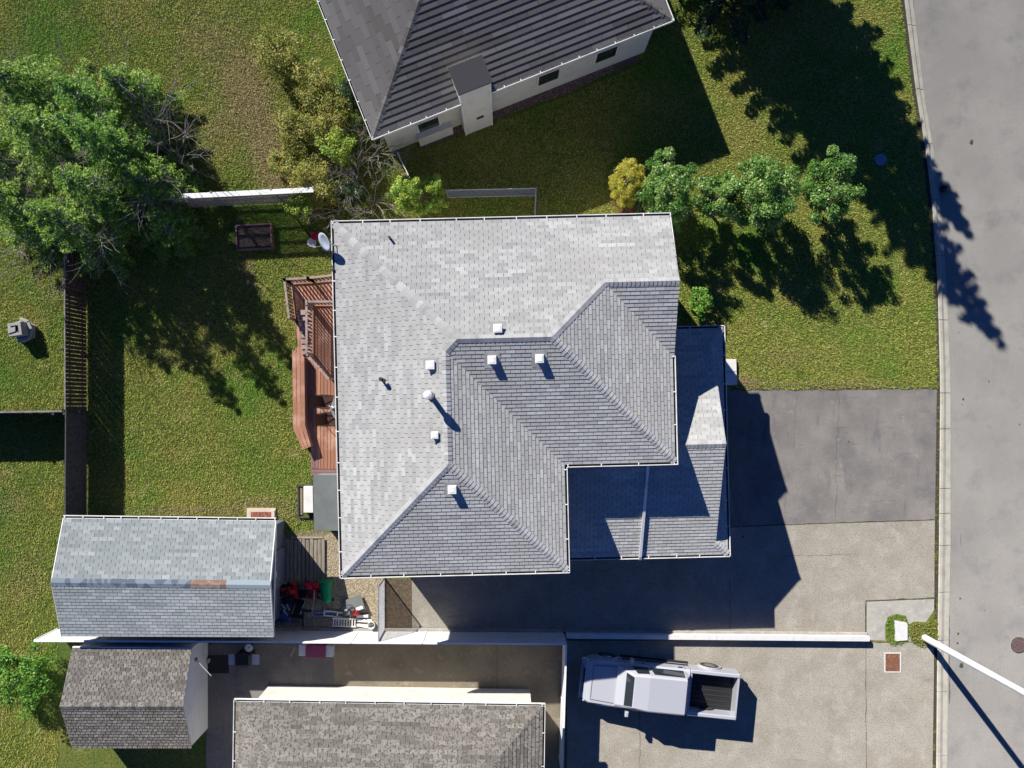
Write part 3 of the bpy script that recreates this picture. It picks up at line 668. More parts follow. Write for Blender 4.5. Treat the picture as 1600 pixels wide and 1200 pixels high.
def south_shed():
    t = thing('neighbour_shed', 'small white shed with mottled brown grey roof beyond the white fence', 'shed')
    ze = 1.85; zr = 2.75; A, B_ = W(113, 1012, ze), W(300, 1014, ze); yr = A.y - 2.0; ys = A.y - 4.0
    roof = empty('roof'); roof.parent = t
    rf = Roof(roof, M['grey_brown'], e=.15, w=.2, gap=.02, t=.02); rf.mcap = M['grey_brown']
    C, D_ = Vector((B_.x, yr, zr)), Vector((A.x, yr, zr))
    rf.face([B_, A, D_, C]); rf.face([(A.x, ys, ze), (B_.x, ys, ze), C, D_]); rf.cap_run(D_, C, (0, 1, -.45), (0, -1, -.45)); rf.finish(300)
    m = MB(); i = .05
    m.prism([(A.x + i, A.y - i), (B_.x - i, A.y - i), (B_.x - i, ys + i), (A.x + i, ys + i)], 0, ze - .06)
    for x, s in ((B_.x - i, 1), (A.x + i, -1)):
        m.add([(x, A.y - i, ze - .06), (x, ys + i, ze - .06), (x, yr, zr - .05), (x - .08 * s, A.y - i, ze - .06), (x - .08 * s, ys + i, ze - .06), (x - .08 * s, yr, zr - .05)], [(0, 2, 1), (3, 4, 5), (0, 3, 5, 2), (1, 2, 5, 4)])
    m.build('wall', M['vinyl'], t)
    m = MB(); m.bar(A + Vector((0, .02, -.04)), B_ + Vector((0, .02, -.04)), .04, .1); m.build('fascia', M['white'], t)
    c = W(306, 1030, 2.2); g = thing('washing_line_pole', 'thin pale pole leaning out from the small shed gable wall', 'pole', c)
    m = MB(); m.tube((0, 0, 0), W(330, 1056, 2.0) - c, .018, .018, 6); m.build('rod', M['white'], g)
    m = MB(); m.box((0, 0, 0), (.08, .12, .12)); m.build('bracket', M['black'], g)
south_shed()

# ------------------------------------------------------------------ fences
def fence(name, label, p0, p1, h, pw, gap, th, m, cap=None, lattice=0, post_every=2.4, group=None, rails=(.3, 1.3), capw=.1, post_m=None, side=1):
    p0 = Vector((p0.x, p0.y, 0)); p1 = Vector((p1.x, p1.y, 0)); d = p1 - p0; L = d.length; ang = math.atan2(d.y, d.x)
    t = thing(name, label, 'fence', p0, group, ang)
    hp = h - lattice; step = pw + gap; n = int(L / step)
    mb = MB(); mb.box((pw / 2, 0, hp / 2 + .03), (pw, th, hp - .06)); me = None
    for k in range(n):
        hh = random.uniform(-.012, .012); mt = Matrix.Translation((k * step, random.uniform(-.004, .004), hh))
        if me is None:
            o = mb.build('picket', m, t); me = o.data; o.matrix_local = mt
        elif k < 300: instance(me, 'picket', mt, t)
    for r in rails:
        if r < hp: b = MB(); b.box((L / 2, side * (th / 2 + .022), r), (L, .04, .09)); b.build('rail', m, t)
    k = int(L / post_every) + 1
    for i in range(k + 1):
        x = min(i * post_every, L)
        if i == k and x - (i - 1) * post_every < .4: break
        b = MB(); b.box((x, side * (th / 2 + .09), h / 2 + .02), (.09, .09, h + .04)); b.build('post', post_m or m, t)
    if lattice:
        b = MB(); q = .085; nn = int(L / q)
        for i in range(-2, nn):
            for s in (1, -1):
                xa = i * q + (0 if s > 0 else lattice); xb = xa + s * lattice
                if min(xa, xb) >= 0 and max(xa, xb) <= L: b.bar((xa, s * .006, hp), (xb, s * .006, h), .03, .01)
        o = b.build('lattice', m, t)
    if cap:
        b = MB(); b.box((L / 2, 0, h + .015), (L, capw, .03)); b.build('cap_rail', cap, t)
    return t
fence('wooden_fence', 'brown picket fence with open gaps on the left yard, standing in tree shade', W(136, 640), W(135, 395), 1.68, .135, .03, .02, M['fence_wood'], cap=M['fence_pale'], capw=.05)
fence('wooden_fence', 'dark solid board fence running from the fence corner down to the shed', W(136, 806), W(137, 641), 1.68, .14, .004, .02, M['fence_grey'], capw=.05, cap=M['fence_grey'])
fence('wooden_fence', 'pale topped fence crossing the lawn at the left edge towards the corner', W(-60, 645), W(134, 642), 1.66, .14, .006, .02, M['fence_grey'], cap=M['fence_pale'], capw=.07, side=-1)
fence('lattice_fence', 'white capped lattice top fence between the back yard and the weedy lot', W(265, 326), W(505, 314), 1.75, .05, .05, .035, M['fence_pale'], cap=M['white'], capw=.2, lattice=.34, post_every=2.4, rails=(.3, .9, 1.36))
def vinyl_fence(name, label, pts, h, joints=2.72):
    t = thing(name, label, 'fence', (0, 0, 0))
    for a, b in zip(pts[:-1], pts[1:]):
        d = b - a; L = d.length; n = max(1, round(L / joints)); d.normalize()
        for i in range(n):
            q0 = a + d * (L * i / n + .02); q1 = a + d * (L * (i + 1) / n - .02)
            m = MB(); m.bar(q0 + Vector((0, 0, h / 2 + .03)), q1 + Vector((0, 0, h / 2 + .03)), .04, h - .08); pn = m.build('panel', M['vinyl'], t)
            m = MB(); m.bar(q0 + Vector((0, 0, h)), q1 + Vector((0, 0, h)), .075, .06); m.build('top_rail', M['vinyl'], pn)
            m = MB(); s = int(L / n / .19)
            for k in range(1, s): c = q0.lerp(q1, k / s); nn = Vector((-d.y, d.x, 0)) * .021; m.bar(c + nn + Vector((0, 0, .06)), c + nn + Vector((0, 0, h - .04)), .006, .006)
            m.build('groove', M['siding'], pn)
        for i in range(n + 1):
            q0 = a + d * (L * i / n); m = MB(); m.box((q0.x, q0.y, h / 2), (.05, .085, h), rz=math.atan2(d.y, d.x)); m.build('post', M['vinyl'], t)
    return t
vinyl_fence('vinyl_fence', 'long white vinyl panel fence along the south side of the yard and driveway', [W(90, 983), W(455, 985), W(878, 988)], 1.68)
vinyl_fence('vinyl_fence', 'white vinyl fence turning south from the corner beside the parked truck', [W(880, 990.5), W(874, 1180)], 1.68)
def chain_fence(name, label, a, b, h, m, step=.075, mesh_m=None, rail=.045):
    d = b - a; L = d.length; t = thing(name, label, 'fence', a, rz=math.atan2(d.y, d.x))
    mb = MB()
    n = int(L / step); r = int(h / step) 
    for i in range(-r, n):
        for s in (1, -1):
            x0 = i * step if s > 0 else (i + r) * step; z0, z1 = .03, h
            x1 = x0 + s * r * step
            # clip to [0, L]
            ta, tb = 0, 1
            dx = x1 - x0
            for lim, sg in ((0, 1), (L, -1)):
                va, vb = (x0 - lim) * sg, (x1 - lim) * sg
                if va < 0 and vb < 0: ta = 2; break
                if va < 0: ta = max(ta, -va / (vb - va))
                if vb < 0: tb = min(tb, va / (va - vb))
            if ta < tb: mb.bar((x0 + dx * ta, s * .004, z0 + (z1 - z0) * ta), (x0 + dx * tb, s * .004, z0 + (z1 - z0) * tb), .007, .007)
    o = mb.build('wire_mesh', mesh_m or m, t)
    b_ = MB(); b_.tube((0, 0, h), (L, 0, h), rail / 2, rail / 2, 8); b_.build('top_rail', m, t)
    b_ = MB(); b_.tube((0, 0, .06), (L, 0, .06), rail / 2.4, rail / 2.4, 8); b_.build('bottom_rail', m, t)
    k = max(1, round(L / 2.6))
    for i in range(k + 1):
        q = MB(); q.tube((L * i / k, 0, 0), (L * i / k, 0, h + .06), .033, .033, 10); q.build('post', m, t)
    return t
chain_fence('chain_link_gate', 'chain link double gate closing the side yard between house and white fence', W(601, 984), W(601, 903), 1.62, M['grey_metal'])
chain_fence('chain_link_fence', 'low chain link fence just north of the house in deep shade', W(700, 309), W(836, 306), 1.2, M['grey_metal'])
chain_fence('chain_link_fence', 'short chain link return fence running from its corner to the house wall', W(836.5, 306), W(834, 372), 1.2, M['grey_metal'])
chain_fence('wire_fence', 'white railed garden fence between dead shrubs and the bungalow', W(627, 252), W(650, 300), 1.1, M['white'], step=.12)
# retaining wall
def retaining():
    t = thing('retaining_wall', 'low whitish concrete wall between the two driveways', 'wall')
    xs = [884, 1000, 1117, 1236, 1354]
    for a, b in zip(xs[:-1], xs[1:]):
        p = W(a, 991 + (a - 884) * .009); q = W(b, 991 + (b - 884) * .009); d = (q - p).normalized()
        m = MB(); m.bar(p + d * .006 + Vector((0, 0, .16)), q - d * .006 + Vector((0, 0, .16)), .19, .32); m.build('wall_block', M['slab'], t)
    m = MB(); p = W(500, 983.2); q = W(876, 985.3); m.bar(p + Vector((0, 0, .06)), q + Vector((0, 0, .06)), .13, .12); m.build('footing', M['smooth_concrete'], t)
    p = W(884, 986); q = W(1354, 989.6); m = MB(); m.bar(p + Vector((0, 0, .03)), q + Vector((0, 0, .03)), .10, .06); m.build('footing', M['smooth_concrete'], t)
retaining()

# ------------------------------------------------------------------ deck
def deck():
    t = thing('deck', 'red brown stained back deck with raised railed platform beside the house', 'deck')
    z = .5; XW = -5.50
    P = [W(452, 441, z), W(458, 430, z)]
    poly = [W(453, 440, z).xy, (XW, W(0, 436, z).y), (XW, W(0, 742, z).y), W(486, 742, z).xy, W(486, 700, z).xy, W(472, 697, z).xy, W(460, 668, z).xy, W(460, 548, z).xy, W(466, 540, z).xy]
    poly = [Vector((p[0], p[1])) for p in poly]
    x0 = min(p.x for p in poly); w = .142; k = 0
    bord = .30
    inner = [(p[0], p[1]) for p in poly]
    x = x0
    while x < XW:
        s = clip(clip([tuple(p) for p in inner], 0, x, False), 0, min(x + w - .018, XW), True)
        if len(s) >= 3:
            m = MB(); dz = random.uniform(-.002, .002)
            yb = W(0, 733, z).y
            s_in = clip(s, 1, yb + .005, False)
            if len(s_in) >= 3:
                m.prism(s_in, z - .035 + dz, z + dz); xm = x + w / 2
                dark = xm < W(492, 0, z).x and W(0, 742, z).y < (sum(q_[1] for q_ in s_in) / len(s_in)) < W(0, 690, z).y
                m.build('plank', M['deck_dark'] if dark else M['deck'], t)
        x += w
    for k in range(2):
        ya = W(0, 733.5, z).y - k * .145; m = MB(); xl = W(486, 0, z).x
        m.prism([(xl, ya), (XW, ya), (XW, ya - .135), (xl, ya - .135)], z - .035, z + .002); m.build('border_board', M['deck_dark'], t)
    # dark border boards along the inner side of the bench
    A, B_, C, D_ = W(479, 566, z), W(481, 664, z), W(488, 694, z), W(489.5, 732, z)
    for off in (0, .15):
        m = MB()
        for a, b in ((A, B_), (B_, C), (C, D_)): m.bar(a + Vector((off, 0, .006)), b + Vector((off, 0, .006)), .135, .014)
        m.build('border_board', M['deck_dark'], t)
    m = MB(); q_ = [(p[0] * 1, p[1]) for p in poly]; n = len(q_)
    for i in range(n):
        a, b = q_[i], q_[(i + 1) % n]; m.bar((a[0], a[1], z - .19), (b[0], b[1], z - .19), .04, .28)
        
    m.build('rim_joist', M['deck_dark'], t)
    m = MB()
    for px, py in ((462, 560), (462, 620), (464, 665), (490, 700), (490, 738), (456, 445), (466, 530)):
        c = W(px, py, 0); m.box((c.x + .12, c.y, .16), (.1, .1, .32))
    m.build('support_post', M['deck_dark'], t)
    # bench
    zb = z + .42
    O = [(456.5, 547), (458, 670), (473, 703)]; I = [(476, 558), (477.5, 664), (486.5, 697)]
    lanes = 3
    for j in range(lanes):
        for s in range(2):
            m = MB(); f0, f1 = j / lanes, (j + 1) / lanes - .04
            c = []
            for (k_, f) in ((s, f0), (s + 1, f0), (s + 1, f1), (s, f1)):
                px = O[k_][0] + (I[k_][0] - O[k_][0]) * f; py = O[k_][1] + (I[k_][1] - O[k_][1]) * f; c.append(W(px, py, zb).xy)
            m.prism(c, zb - .04, zb); m.build('bench_plank', M['deck'], t)
    m = MB()
    for k_ in range(2):
        a, b = W(*O[k_], zb), W(*O[k_ + 1], zb); c, d = W(*I[k_], zb), W(*I[k_ + 1], zb)
        m.bar(c + Vector((-.03, 0, -.24)), d + Vector((-.03, 0, -.24)), .04, .38)
    m.build('bench_front', M['deck_dark'], t)
    # raised platform
    z2 = 1.05; xa = W(486, 0, z2).x; ya, yb, yc = W(0, 474, z2).y, W(0, 556, z2).y, W(0, 594, z2).y
    pl = [(xa, ya), (XW, ya), (XW, yc - .4), (W(521, 0, z2).x, yc), (xa, yb)]
    x = xa + .14
    while x < XW:
        s = clip(clip(pl, 0, x, False), 0, min(x + w - .018, XW), True)
        s = clip(s, 1, ya - .14, True) if len(s) > 2 else s
        if len(s) >= 3: m = MB(); m.prism(s, z2 - .035, z2); m.build('plank', M['deck'], t)
        x += w
    m = MB(); m.prism([(xa, ya), (xa + .13, ya - .0), (xa + .13, yb - .1), (xa, yb)], z2 - .035, z2 + .003); m.build('border_board', M['deck'], t)
    m = MB(); m.prism([(xa + .135, ya), (XW, ya), (XW, ya - .13), (xa + .135, ya - .13)], z2 - .035, z2 + .003); m.build('border_board', M['deck'], t)
    m = MB(); n = len(pl)
    for i in range(n):
        a, b = pl[i], pl[(i + 1) % n]; m.bar((a[0], a[1], (z2 + z) / 2 - .02), (b[0], b[1], (z2 + z) / 2 - .02), .04, z2 - z - .05)
    m.build('skirt', M['deck_dark'], t)
    # treads west of the platform
    for k in range(8):
        y = W(0, 489 + 8.6 * k, .8).y; zz = z2 - .05 - .06 * k
        m = MB(); m.box(((W(466 + k * .9, 0, zz).x + xa) / 2 - .03, y, zz), (xa - W(466 + k * .9, 0, zz).x, .20, .035)); m.build('tread', M['rail'], t)
    def railing(a, b, zf, h=.95, st=.14, lab=None):
        d = b - a; L = d.length; r = MB(); r.bar(a + Vector((0, 0, zf + h)), b + Vector((0, 0, zf + h)), .085, .035); r.bar(a + Vector((0, 0, zf + h - .08)), b + Vector((0, 0, zf + h - .08)), .035, .05)
        rr = r.build('railing', M['rail'], t)
        m = MB(); m.bar(a + Vector((0, 0, zf + .09)), b + Vector((0, 0, zf + .09)), .035, .05); m.build('bottom_rail', M['rail'], rr)
        n = int(L / st); me = None
        for i in range(1, n):
            c = a + d * (i / n)
            if me is None: q = MB(); q.box((0, 0, (h - .14) / 2), (.045, .045, h - .16)); o = q.build('baluster', M['deck_dark'], rr); me = o.data; o.location = (c.x, c.y, zf + .07)
            else: instance(me, 'baluster', Matrix.Translation((c.x, c.y, zf + .07)), rr)
        for c in (a, b):
            q = MB(); q.box((c.x, c.y, zf + h / 2 + .02), (.09, .09, h + .08)); q.build('post', M['rail'], rr)
    V2 = lambda x, y: Vector((x, y, 0))
    railing(V2(xa + .05, ya - .05), V2(XW - .1, ya - .05), z2)
    railing(V2(xa + .05, ya - .15), V2(xa + .05, yb + .05), z2)
    railing(V2(xa + .08, yb - .03), V2(W(521, 0, z2).x, yc + .03), z2)
    a = W(454, 442, z); b = W(490, 440, z); c = W(526, 436, z); d_ = W(461, 500, z); e_ = W(466, 538, z)
    f = lambda v: Vector((v.x, v.y, 0))
    railing(f(a), f(b), z); railing(f(b), f(c), z); railing(f(a), f(d_), z)
deck()

# chairs and table on the deck
def chair(name, label, loc, rz):
    t = thing(name, label, 'chair', loc, 'brown sling patio chairs', rz)      # faces +x
    def sling(P):
        m = MB(); n = 5; V = []
        for i in range(n + 1):
            f = i / n; x = P[0][0] + (P[1][0] - P[0][0]) * f; z = P[0][1] + (P[1][1] - P[0][1]) * f - .02 * math.sin(math.pi * f)
            V += [(x, -.23, z), (x, .23, z), (x, -.23, z - .012), (x, .23, z - .012)]
        F = []
        for i in range(n):
            b = i * 4; F += [(b, b + 4, b + 5, b + 1), (b + 2, b + 3, b + 7, b + 6), (b, b + 2, b + 6, b + 4), (b + 1, b + 5, b + 7, b + 3)]
        m.add(V, F); return m
    sling([(-.2, .42), (.28, .45)]).build('seat', M['mesh_brown'], t)
    sling([(-.48, .98), (-.2, .42)]).build('backrest', M['mesh_brown'], t)
    for s in (-1, 1):
        m = MB(); m.path([(-.48, s * .25, .99), (-.2, s * .25, .42), (.3, s * .25, .45)], .014); m.build('side_frame', M['black'], t)
        m = MB(); m.path([(-.36, s * .25, .72), (-.1, s * .28, .66), (.24, s * .28, .65), (.3, s * .26, .45)], .016); m.build('armrest', M['black'], t)
        for x0, x1 in ((-.2, -.3), (.3, .33)):
            m = MB(); m.tube((x0, s * .25, .43), (x1, s * .25, 0), .013, .013, 6); m.build('leg', M['black'], t)
    return t
c1 = W(506, 628, .9); chair('patio_chair', 'northern of the two brown sling patio chairs on the deck', (c1.x + .10, c1.y, .505), R(-4))
c2 = W(512, 655, .9); chair('patio_chair', 'southern of the two brown sling patio chairs on the deck', (c2.x + .10, c2.y, .505), R(3))
c = W(521, 640, 1.2); t = thing('patio_table', 'round glass patio table half hidden under the house eaves', 'table', (c.x + .50, c.y + .05, .505))
m = MB(); m.lathe((0, 0, .70), [(.58, 0), (.60, .006), (.60, .016), (.58, .02)], 32); m.build('table_top', M['glass'], t)
m = MB(); m.lathe((0, 0, .68), [(.60, 0), (.62, .01), (.60, .019)], 32); m.build('rim', M['black'], t)
for a in range(4):
    m = MB(); m.tube((.4 * math.cos(a * 1.57 + .8), .4 * math.sin(a * 1.57 + .8), .69), (.46 * math.cos(a * 1.57 + .8), .46 * math.sin(a * 1.57 + .8), 0), .016, .016, 8); m.build('leg', M['black'], t)
c = W(519, 637, 1.25); t = thing('table_ornament', 'small white twisted ornament on the glass patio table', 'ornament', (c.x, c.y, 1.225))
m = MB(); m.lathe((0, 0, 0), [(.05, 0), (.07, .03), (.04, .09)], 10); m.build('base', M['white'], t)
m = MB()
for k in range(7):
    a = k * 2.1; m.path([(.03 * math.cos(a), .03 * math.sin(a), .07), (.10 * math.cos(a), .08 * math.sin(a), .16 + .02 * (k % 3)), (.14 * math.cos(a + .5), .13 * math.sin(a + .5), .12)], .011)
m.build('stems', M['white'], t)

# grey flat roofed lean-to, slab box
def leanto():
    t = thing('storage_box', 'flat grey topped storage lean-to against the west wall of the house', 'storage box')
    a, b = W(489, 742, 1.7), W(530, 829, 1.7); XW = -5.55
    m = MB(); m.prism([(a.x, a.y), (XW, a.y), (XW, b.y), (a.x + .05, b.y)], 1.66, 1.72); m.build('lid', M['grey_felt'], t)
    m = MB(); m.prism([(a.x + .05, a.y - .04), (XW, a.y - .04), (XW, b.y + .04), (a.x + .1, b.y + .04)], 0, 1.66); m.build('body', M['grey_felt'], t)
    m = MB(); m.bar((a.x - .01, a.y, 1.69), (a.x + .04, b.y, 1.69), .02, .07); m.build('edge_trim', M['black'], t)
    t = thing('paving_slab', 'white rectangular slab framed in dark edging beside the grey lean-to', 'slab')
    P = [W(466, 759), W(492, 758), W(492, 808), W(467, 808)]
    for p, q in ((P[0], P[1]), (P[1], P[2]), (P[2], P[3]), (P[3], P[0])):
        m = MB(); m.bar(p + Vector((0, 0, .05)), q + Vector((0, 0, .05)), .06, .10); m.build('edging', M['fence_grey'], t)
    q = W(482, 782, .4); m = MB(); m.box((q.x + .1, q.y + .03, .2), (.62, 1.1, .4), bev=.02); m.build('slab_block', M['slab'], t)
    m = MB(); q = W(468, 783); m.box((q.x + .07, q.y, .02), (.12, 1.15, .04)); m.build('gravel_strip', M['gravel'], t)
leanto()
# brick pad
def brick_pad():
    c = W(409, 805); t = thing('brick_pad', 'small red brick pad framed by pale mortar at the shed gutter', 'brick pad', (c.x, c.y, 0))
    m = MB(); m.box((0, 0, .04), (1.22, .62, .08)); m.build('mortar_bed', M['mortar'], t)
    b = MB(); b.box((0, 0, .03), (.052, .40, .06), bev=.004); me = None
    for k in range(15):
        mt = Matrix.Translation((-.40 + k * .062, -.05, .075))
        if me is None: o = b.build('brick', M['brick'], t); me = o.data; o.matrix_local = mt
        else: instance(me, 'brick', mt, t)
    m = MB(); m.box((.52, -.02, .1), (.14, .5, .12), bev=.01); m.build('end_block', M['mortar'], t)
brick_pad()
# boardwalk
def boardwalk():
    t = thing('boardwalk', 'weathered board landing between the shed and the house', 'boardwalk')
    ya, yb = W(0, 842).y, W(0, 913).y; x = W(430, 0).x; me = None
    while x < W(505, 0).x:
        w = random.uniform(.145, .16); m = MB(); m.box((x + w / 2, (ya + yb) / 2 + random.uniform(-.03, .03), .09 + random.uniform(-.006, .006)), (w - .015, ya - yb, .04), bev=.004, rz=random.uniform(-.004, .004))
        m.build('plank', M['old_wood'], t); x += w + random.uniform(.005, .02)
    for y in (ya - .25, (ya + yb) / 2, yb + .25):
        m = MB(); m.box(((W(430, 0).x + W(505, 0).x) / 2, y, .035), (1.9, .09, .065)); m.build('bearer', M['fence_grey'], t)
    m = MB(); m.box(((W(456, 0).x + W(505, 0).x) / 2, ya + .06, .06), (1.3, .05, .12)); m.build('edge_board', M['old_wood'], t)
boardwalk()

# mowers, bin, clutter
def mower(name, label, loc, rz):
    t = thing(name, label, 'mower', loc, rz=rz)
    m = MB(); m.prism([(-.3, -.25), (.2, -.27), (.34, -.15), (.34, .15), (.2, .27), (-.3, .25)], .08, .22); m.prism([(-.25, -.2), (.15, -.22), (.26, -.1), (.26, .1), (.15, .22), (-.25, .2)], .22, .27); m.build('deck_housing', M['red'], t)
    m = MB(); m.lathe((0, 0, .27), [(.14, 0), (.15, .06), (.12, .14), (.05, .17)], 14); m.build('engine', M['red'], t)
    m = MB(); m.box((-.13, .1, .34), (.16, .14, .12), bev=.02); m.build('fuel_tank', M['black'], t)
    for x in (-.27, .27):
        for s in (-1, 1):
            m = MB(); m.tube((x, s * .27, .1), (x, s * .32, .1), .1, .1, 14); w = m.build('wheel', M['rubber'], t)
            m = MB(); m.tube((x, s * .315, .1), (x, s * .325, .1), .045, .045, 10); m.build('hub', M['white'], w)
    m = MB(); m.path([(-.28, -.2, .2), (-.75, -.22, .72), (-.95, -.2, .92), (-.95, .2, .92), (-.75, .22, .72), (-.28, .2, .2)], .013); m.build('handle', M['grey_metal'], t)
    return t
def blower(name, label, loc, rz):
    t = thing(name, label, 'snow blower', loc, rz=rz)
    m = MB(); V = []
    for x, z0, z1 in ((.15, .05, .34), (.25, .05, .42), (.42, .05, .44)): V += [(x, -.32, z0), (x, .32, z0), (x, .32, z1), (x, -.32, z1)]
    m.add(V, [(0, 1, 2, 3), (0, 3, 7, 4), (3, 2, 6, 7), (2, 1, 5, 6), (4, 7, 11, 8), (7, 6, 10, 11), (6, 5, 9, 10)]); m.build('auger_housing', M['red'], t)
    m = MB(); m.tube((.33, -.31, .2), (.33, .31, .2), .05, .05, 8)
    for k in range(6): m.box((.33, -.26 + k * .105, .2), (.05, .02, .28), M=Matrix.Rotation(k, 4, 'Y'))
    m.build('auger', M['black'], t)
    m = MB(); m.tube((.2, 0, .38), (.24, .02, .68), .08, .07, 12); m.box((.29, .02, .72), (.2, .15, .05), M=Matrix.Rotation(R(25), 4, 'Y')); m.build('chute', M['red'], t)
    m = MB(); m.box((-.08, 0, .32), (.42, .36, .22), bev=.03); m.build('engine_cover', M['red'], t)
    m = MB(); m.box((-.1, -.05, .47), (.24, .2, .1), bev=.02); m.tube((.03, .12, .44), (.03, .12, .54), .06, .05, 10); m.build('engine', M['black'], t)
    for s in (-1, 1):
        m = MB(); m.tube((-.12, s * .24, .19), (-.12, s * .34, .19), .19, .19, 18); w = m.build('wheel', M['rubber'], t)
        m = MB(); m.tube((-.12, s * .335, .19), (-.12, s * .35, .19), .07, .07, 12); m.build('hub', M['white'], w)
        m = MB(); m.path([(-.25, s * .17, .32), (-.6, s * .2, .75), (-.8, s * .24, .9)], .016); m.build('handlebar', M['grey_metal'], t)
    m = MB(); m.box((-.66, 0, .82), (.1, .42, .05)); m.build('console', M['black'], t)
    return t
p = W(455, 922); blower('snow_blower', 'red snow blower nearer the shed, in the shade at the boardwalk end', (p.x, p.y + .05, .12), R(10))
p = W(490, 921); blower('snow_blower', 'second red snow blower beside the green bin', (p.x, p.y, .12), R(85))
def green_bin():
    c = W(512, 922); t = thing('green_bin', 'green plastic bin lying in gravel beside the red snow blower', 'bin', (c.x, c.y, 0), rz=R(4))
    m = MB(); V = []
    for y, r in ((-.45, .17), (-.35, .22), (.35, .27), (.42, .28)):
        for i in range(12): a = 2 * math.pi * i / 12; V.append((r * math.cos(a), y, .27 + r * .9 * math.sin(a)))
    F = [tuple(range(12)), tuple(range(36, 48))[::-1]]
    for k in range(3):
        for i in range(12): j = (i + 1) % 12; F.append((k * 12 + i, k * 12 + 12 + i, k * 12 + 12 + j, k * 12 + j))
    m.add(V, F); m.build('body', M['green'], t)
    m = MB(); m.box((0, .46, .27), (.58, .06, .54), bev=.02); m.build('lid', M['green'], t)
    m = MB(); m.tube((-.25, -.4, .08), (.25, -.4, .08), .07, .07, 12); m.build('wheel', M['black'], t)
    m = MB(); m.box((0, 0, .52), (.12, .6, .03), bev=.01); m.build('rib', M['green'], t)
green_bin()
def clutter():
    c = W(552, 944); t = thing('metal_sheet', 'dented grey metal sheet leaning on the gravel near the gate', 'metal sheet', (c.x, c.y, .22), rz=R(20))
    m = MB(); m.box((0, 0, 0), (.95, .62, .015), M=Matrix.Rotation(R(-14), 4, 'X')); m.build('sheet', M['grey_felt'], t)
    m = MB(); m.box((.25, -.2, .06), (.3, .12, .02), M=Matrix.Rotation(R(-14), 4, 'X')); m.build('bright_flange', M['white'], t)
    c = W(548, 950); t = thing('pedestal_fan', 'black pedestal fan head resting on the grey sheet', 'fan', (c.x, c.y, .36))
    m = MB()
    for r in (.08, .14, .2, .24): 
        pts = [(r * math.cos(a * .524), r * math.sin(a * .524), .05 if r < .2 else 0) for a in range(13)]; m.path(pts, .008, 5)
    for a in range(12): m.tube((.05 * math.cos(a * .524), .05 * math.sin(a * .524), .06), (.24 * math.cos(a * .524), .24 * math.sin(a * .524), 0), .005, .005, 5)
    m.build('grille', M['black'], t)
    m = MB()
    for a in range(4): m.box((.1 * math.cos(a * 1.57), .1 * math.sin(a * 1.57), 0), (.16, .08, .01), rz=a * 1.57, M=Matrix.Rotation(.4, 4, 'X'))
    m.build('blade', M['lilac'], t)
    m = MB(); m.lathe((0, 0, -.1), [(.06, 0), (.07, .08), (.05, .12)], 12); m.build('motor', M['black'], t)
    c = W(557, 955); t = thing('fuel_can', 'red fuel can by the white lattice rack', 'fuel can', (c.x, c.y, 0), rz=R(20))
    m = MB(); m.box((0, 0, .17), (.32, .2, .34), bev=.04); m.build('body', M['red'], t)
    m = MB(); m.tube((.1, 0, .33), (.18, 0, .44), .025, .02, 8); m.build('spout', M['black'], t)
    m = MB(); m.path([(-.1, 0, .33), (-.08, 0, .39), (.05, 0, .39), (.06, 0, .33)], .014); m.build('handle', M['red'], t)
    c = W(539, 971); t = thing('wooden_rack', 'white slatted rack lying by the fence below the fuel can', 'rack', (c.x, c.y, .10), rz=R(-2))
    for y in (-.16, .16): m = MB(); m.box((0, y, .06), (1.0, .05, .05)); m.build('frame_rail', M['white'], t)
    for k in range(9): m = MB(); m.box((-.45 + k * .1125, 0, .06), (.045, .27, .03)); m.build('slat', M['white'], t)
    c = W(528, 959); t = thing('frame_panel', 'narrow white frame panel lying above the slatted rack', 'frame', (c.x, c.y, .08), rz=R(-6))
    for y in (-.1, .1): m = MB(); m.box((0, y, .03), (1.15, .05, .04)); m.build('frame_rail', M['white'], t)
    for x in (-.55, 0, .55): m = MB(); m.box((x, 0, .03), (.05, .15, .035)); m.build('frame_stile', M['white'], t)
    c = W(505, 958); t = thing('blue_board', 'blue painted board lying beside the white frame panel', 'board', (c.x, c.y, .05), rz=R(3))
    m = MB(); m.box((0, 0, .02), (.7, .16, .035), bev=.004); m.build('board', M['blue'], t); m = MB(); m.box((0, .06, .05), (.7, .03, .02)); m.build('lip', M['lilac'], t)
    for (x, y, L, w, a, lab) in ((493, 968, 1.5, .14, 2, 'upper weathered plank lying along the fence foot'), (489, 974, 1.3, .2, -1, 'wide weathered plank nearest the white fence'),):
        c = W(x, y); t = thing('timber_plank', lab, 'plank', (c.x, c.y, 0), rz=R(a)); m = MB(); m.box((0, 0, .03), (L, w, .05), bev=.004); m.build('board', M['old_wood'], t)
    c = W(478, 960); t = thing('timber_sleeper', 'upright laid grey timber sleeper south of the boardwalk', 'timber', (c.x, c.y, 0), rz=R(91)); m = MB(); m.box((0, 0, .07), (1.05, .14, .14), bev=.01); m.build('sleeper', M['old_wood'], t); m = MB(); m.box((0, .1, .04), (1.0, .05, .08), bev=.01); m.build('batten', M['fence_grey'], t)
    for (x, y, L, a, lab) in ((567, 962, .5, 2, 'short white offcut north of the stack by the gate'), (570, 969, .62, -3, 'middle white offcut of the stack by the gate'), (568, 977, .6, -8, 'southern white offcut of the stack by the gate')):
        c = W(x, y); t = thing('board_offcut', lab, 'offcut', (c.x, c.y, 0), rz=R(a)); m = MB(); m.box((0, 0, .06), (L, .12, .12), bev=.01); m.build('offcut', M['white'], t)
    c = W(582, 974); t = thing('plastic_bucket', 'white plastic bucket by the chain link gate post', 'bucket', (c.x, c.y, 0))
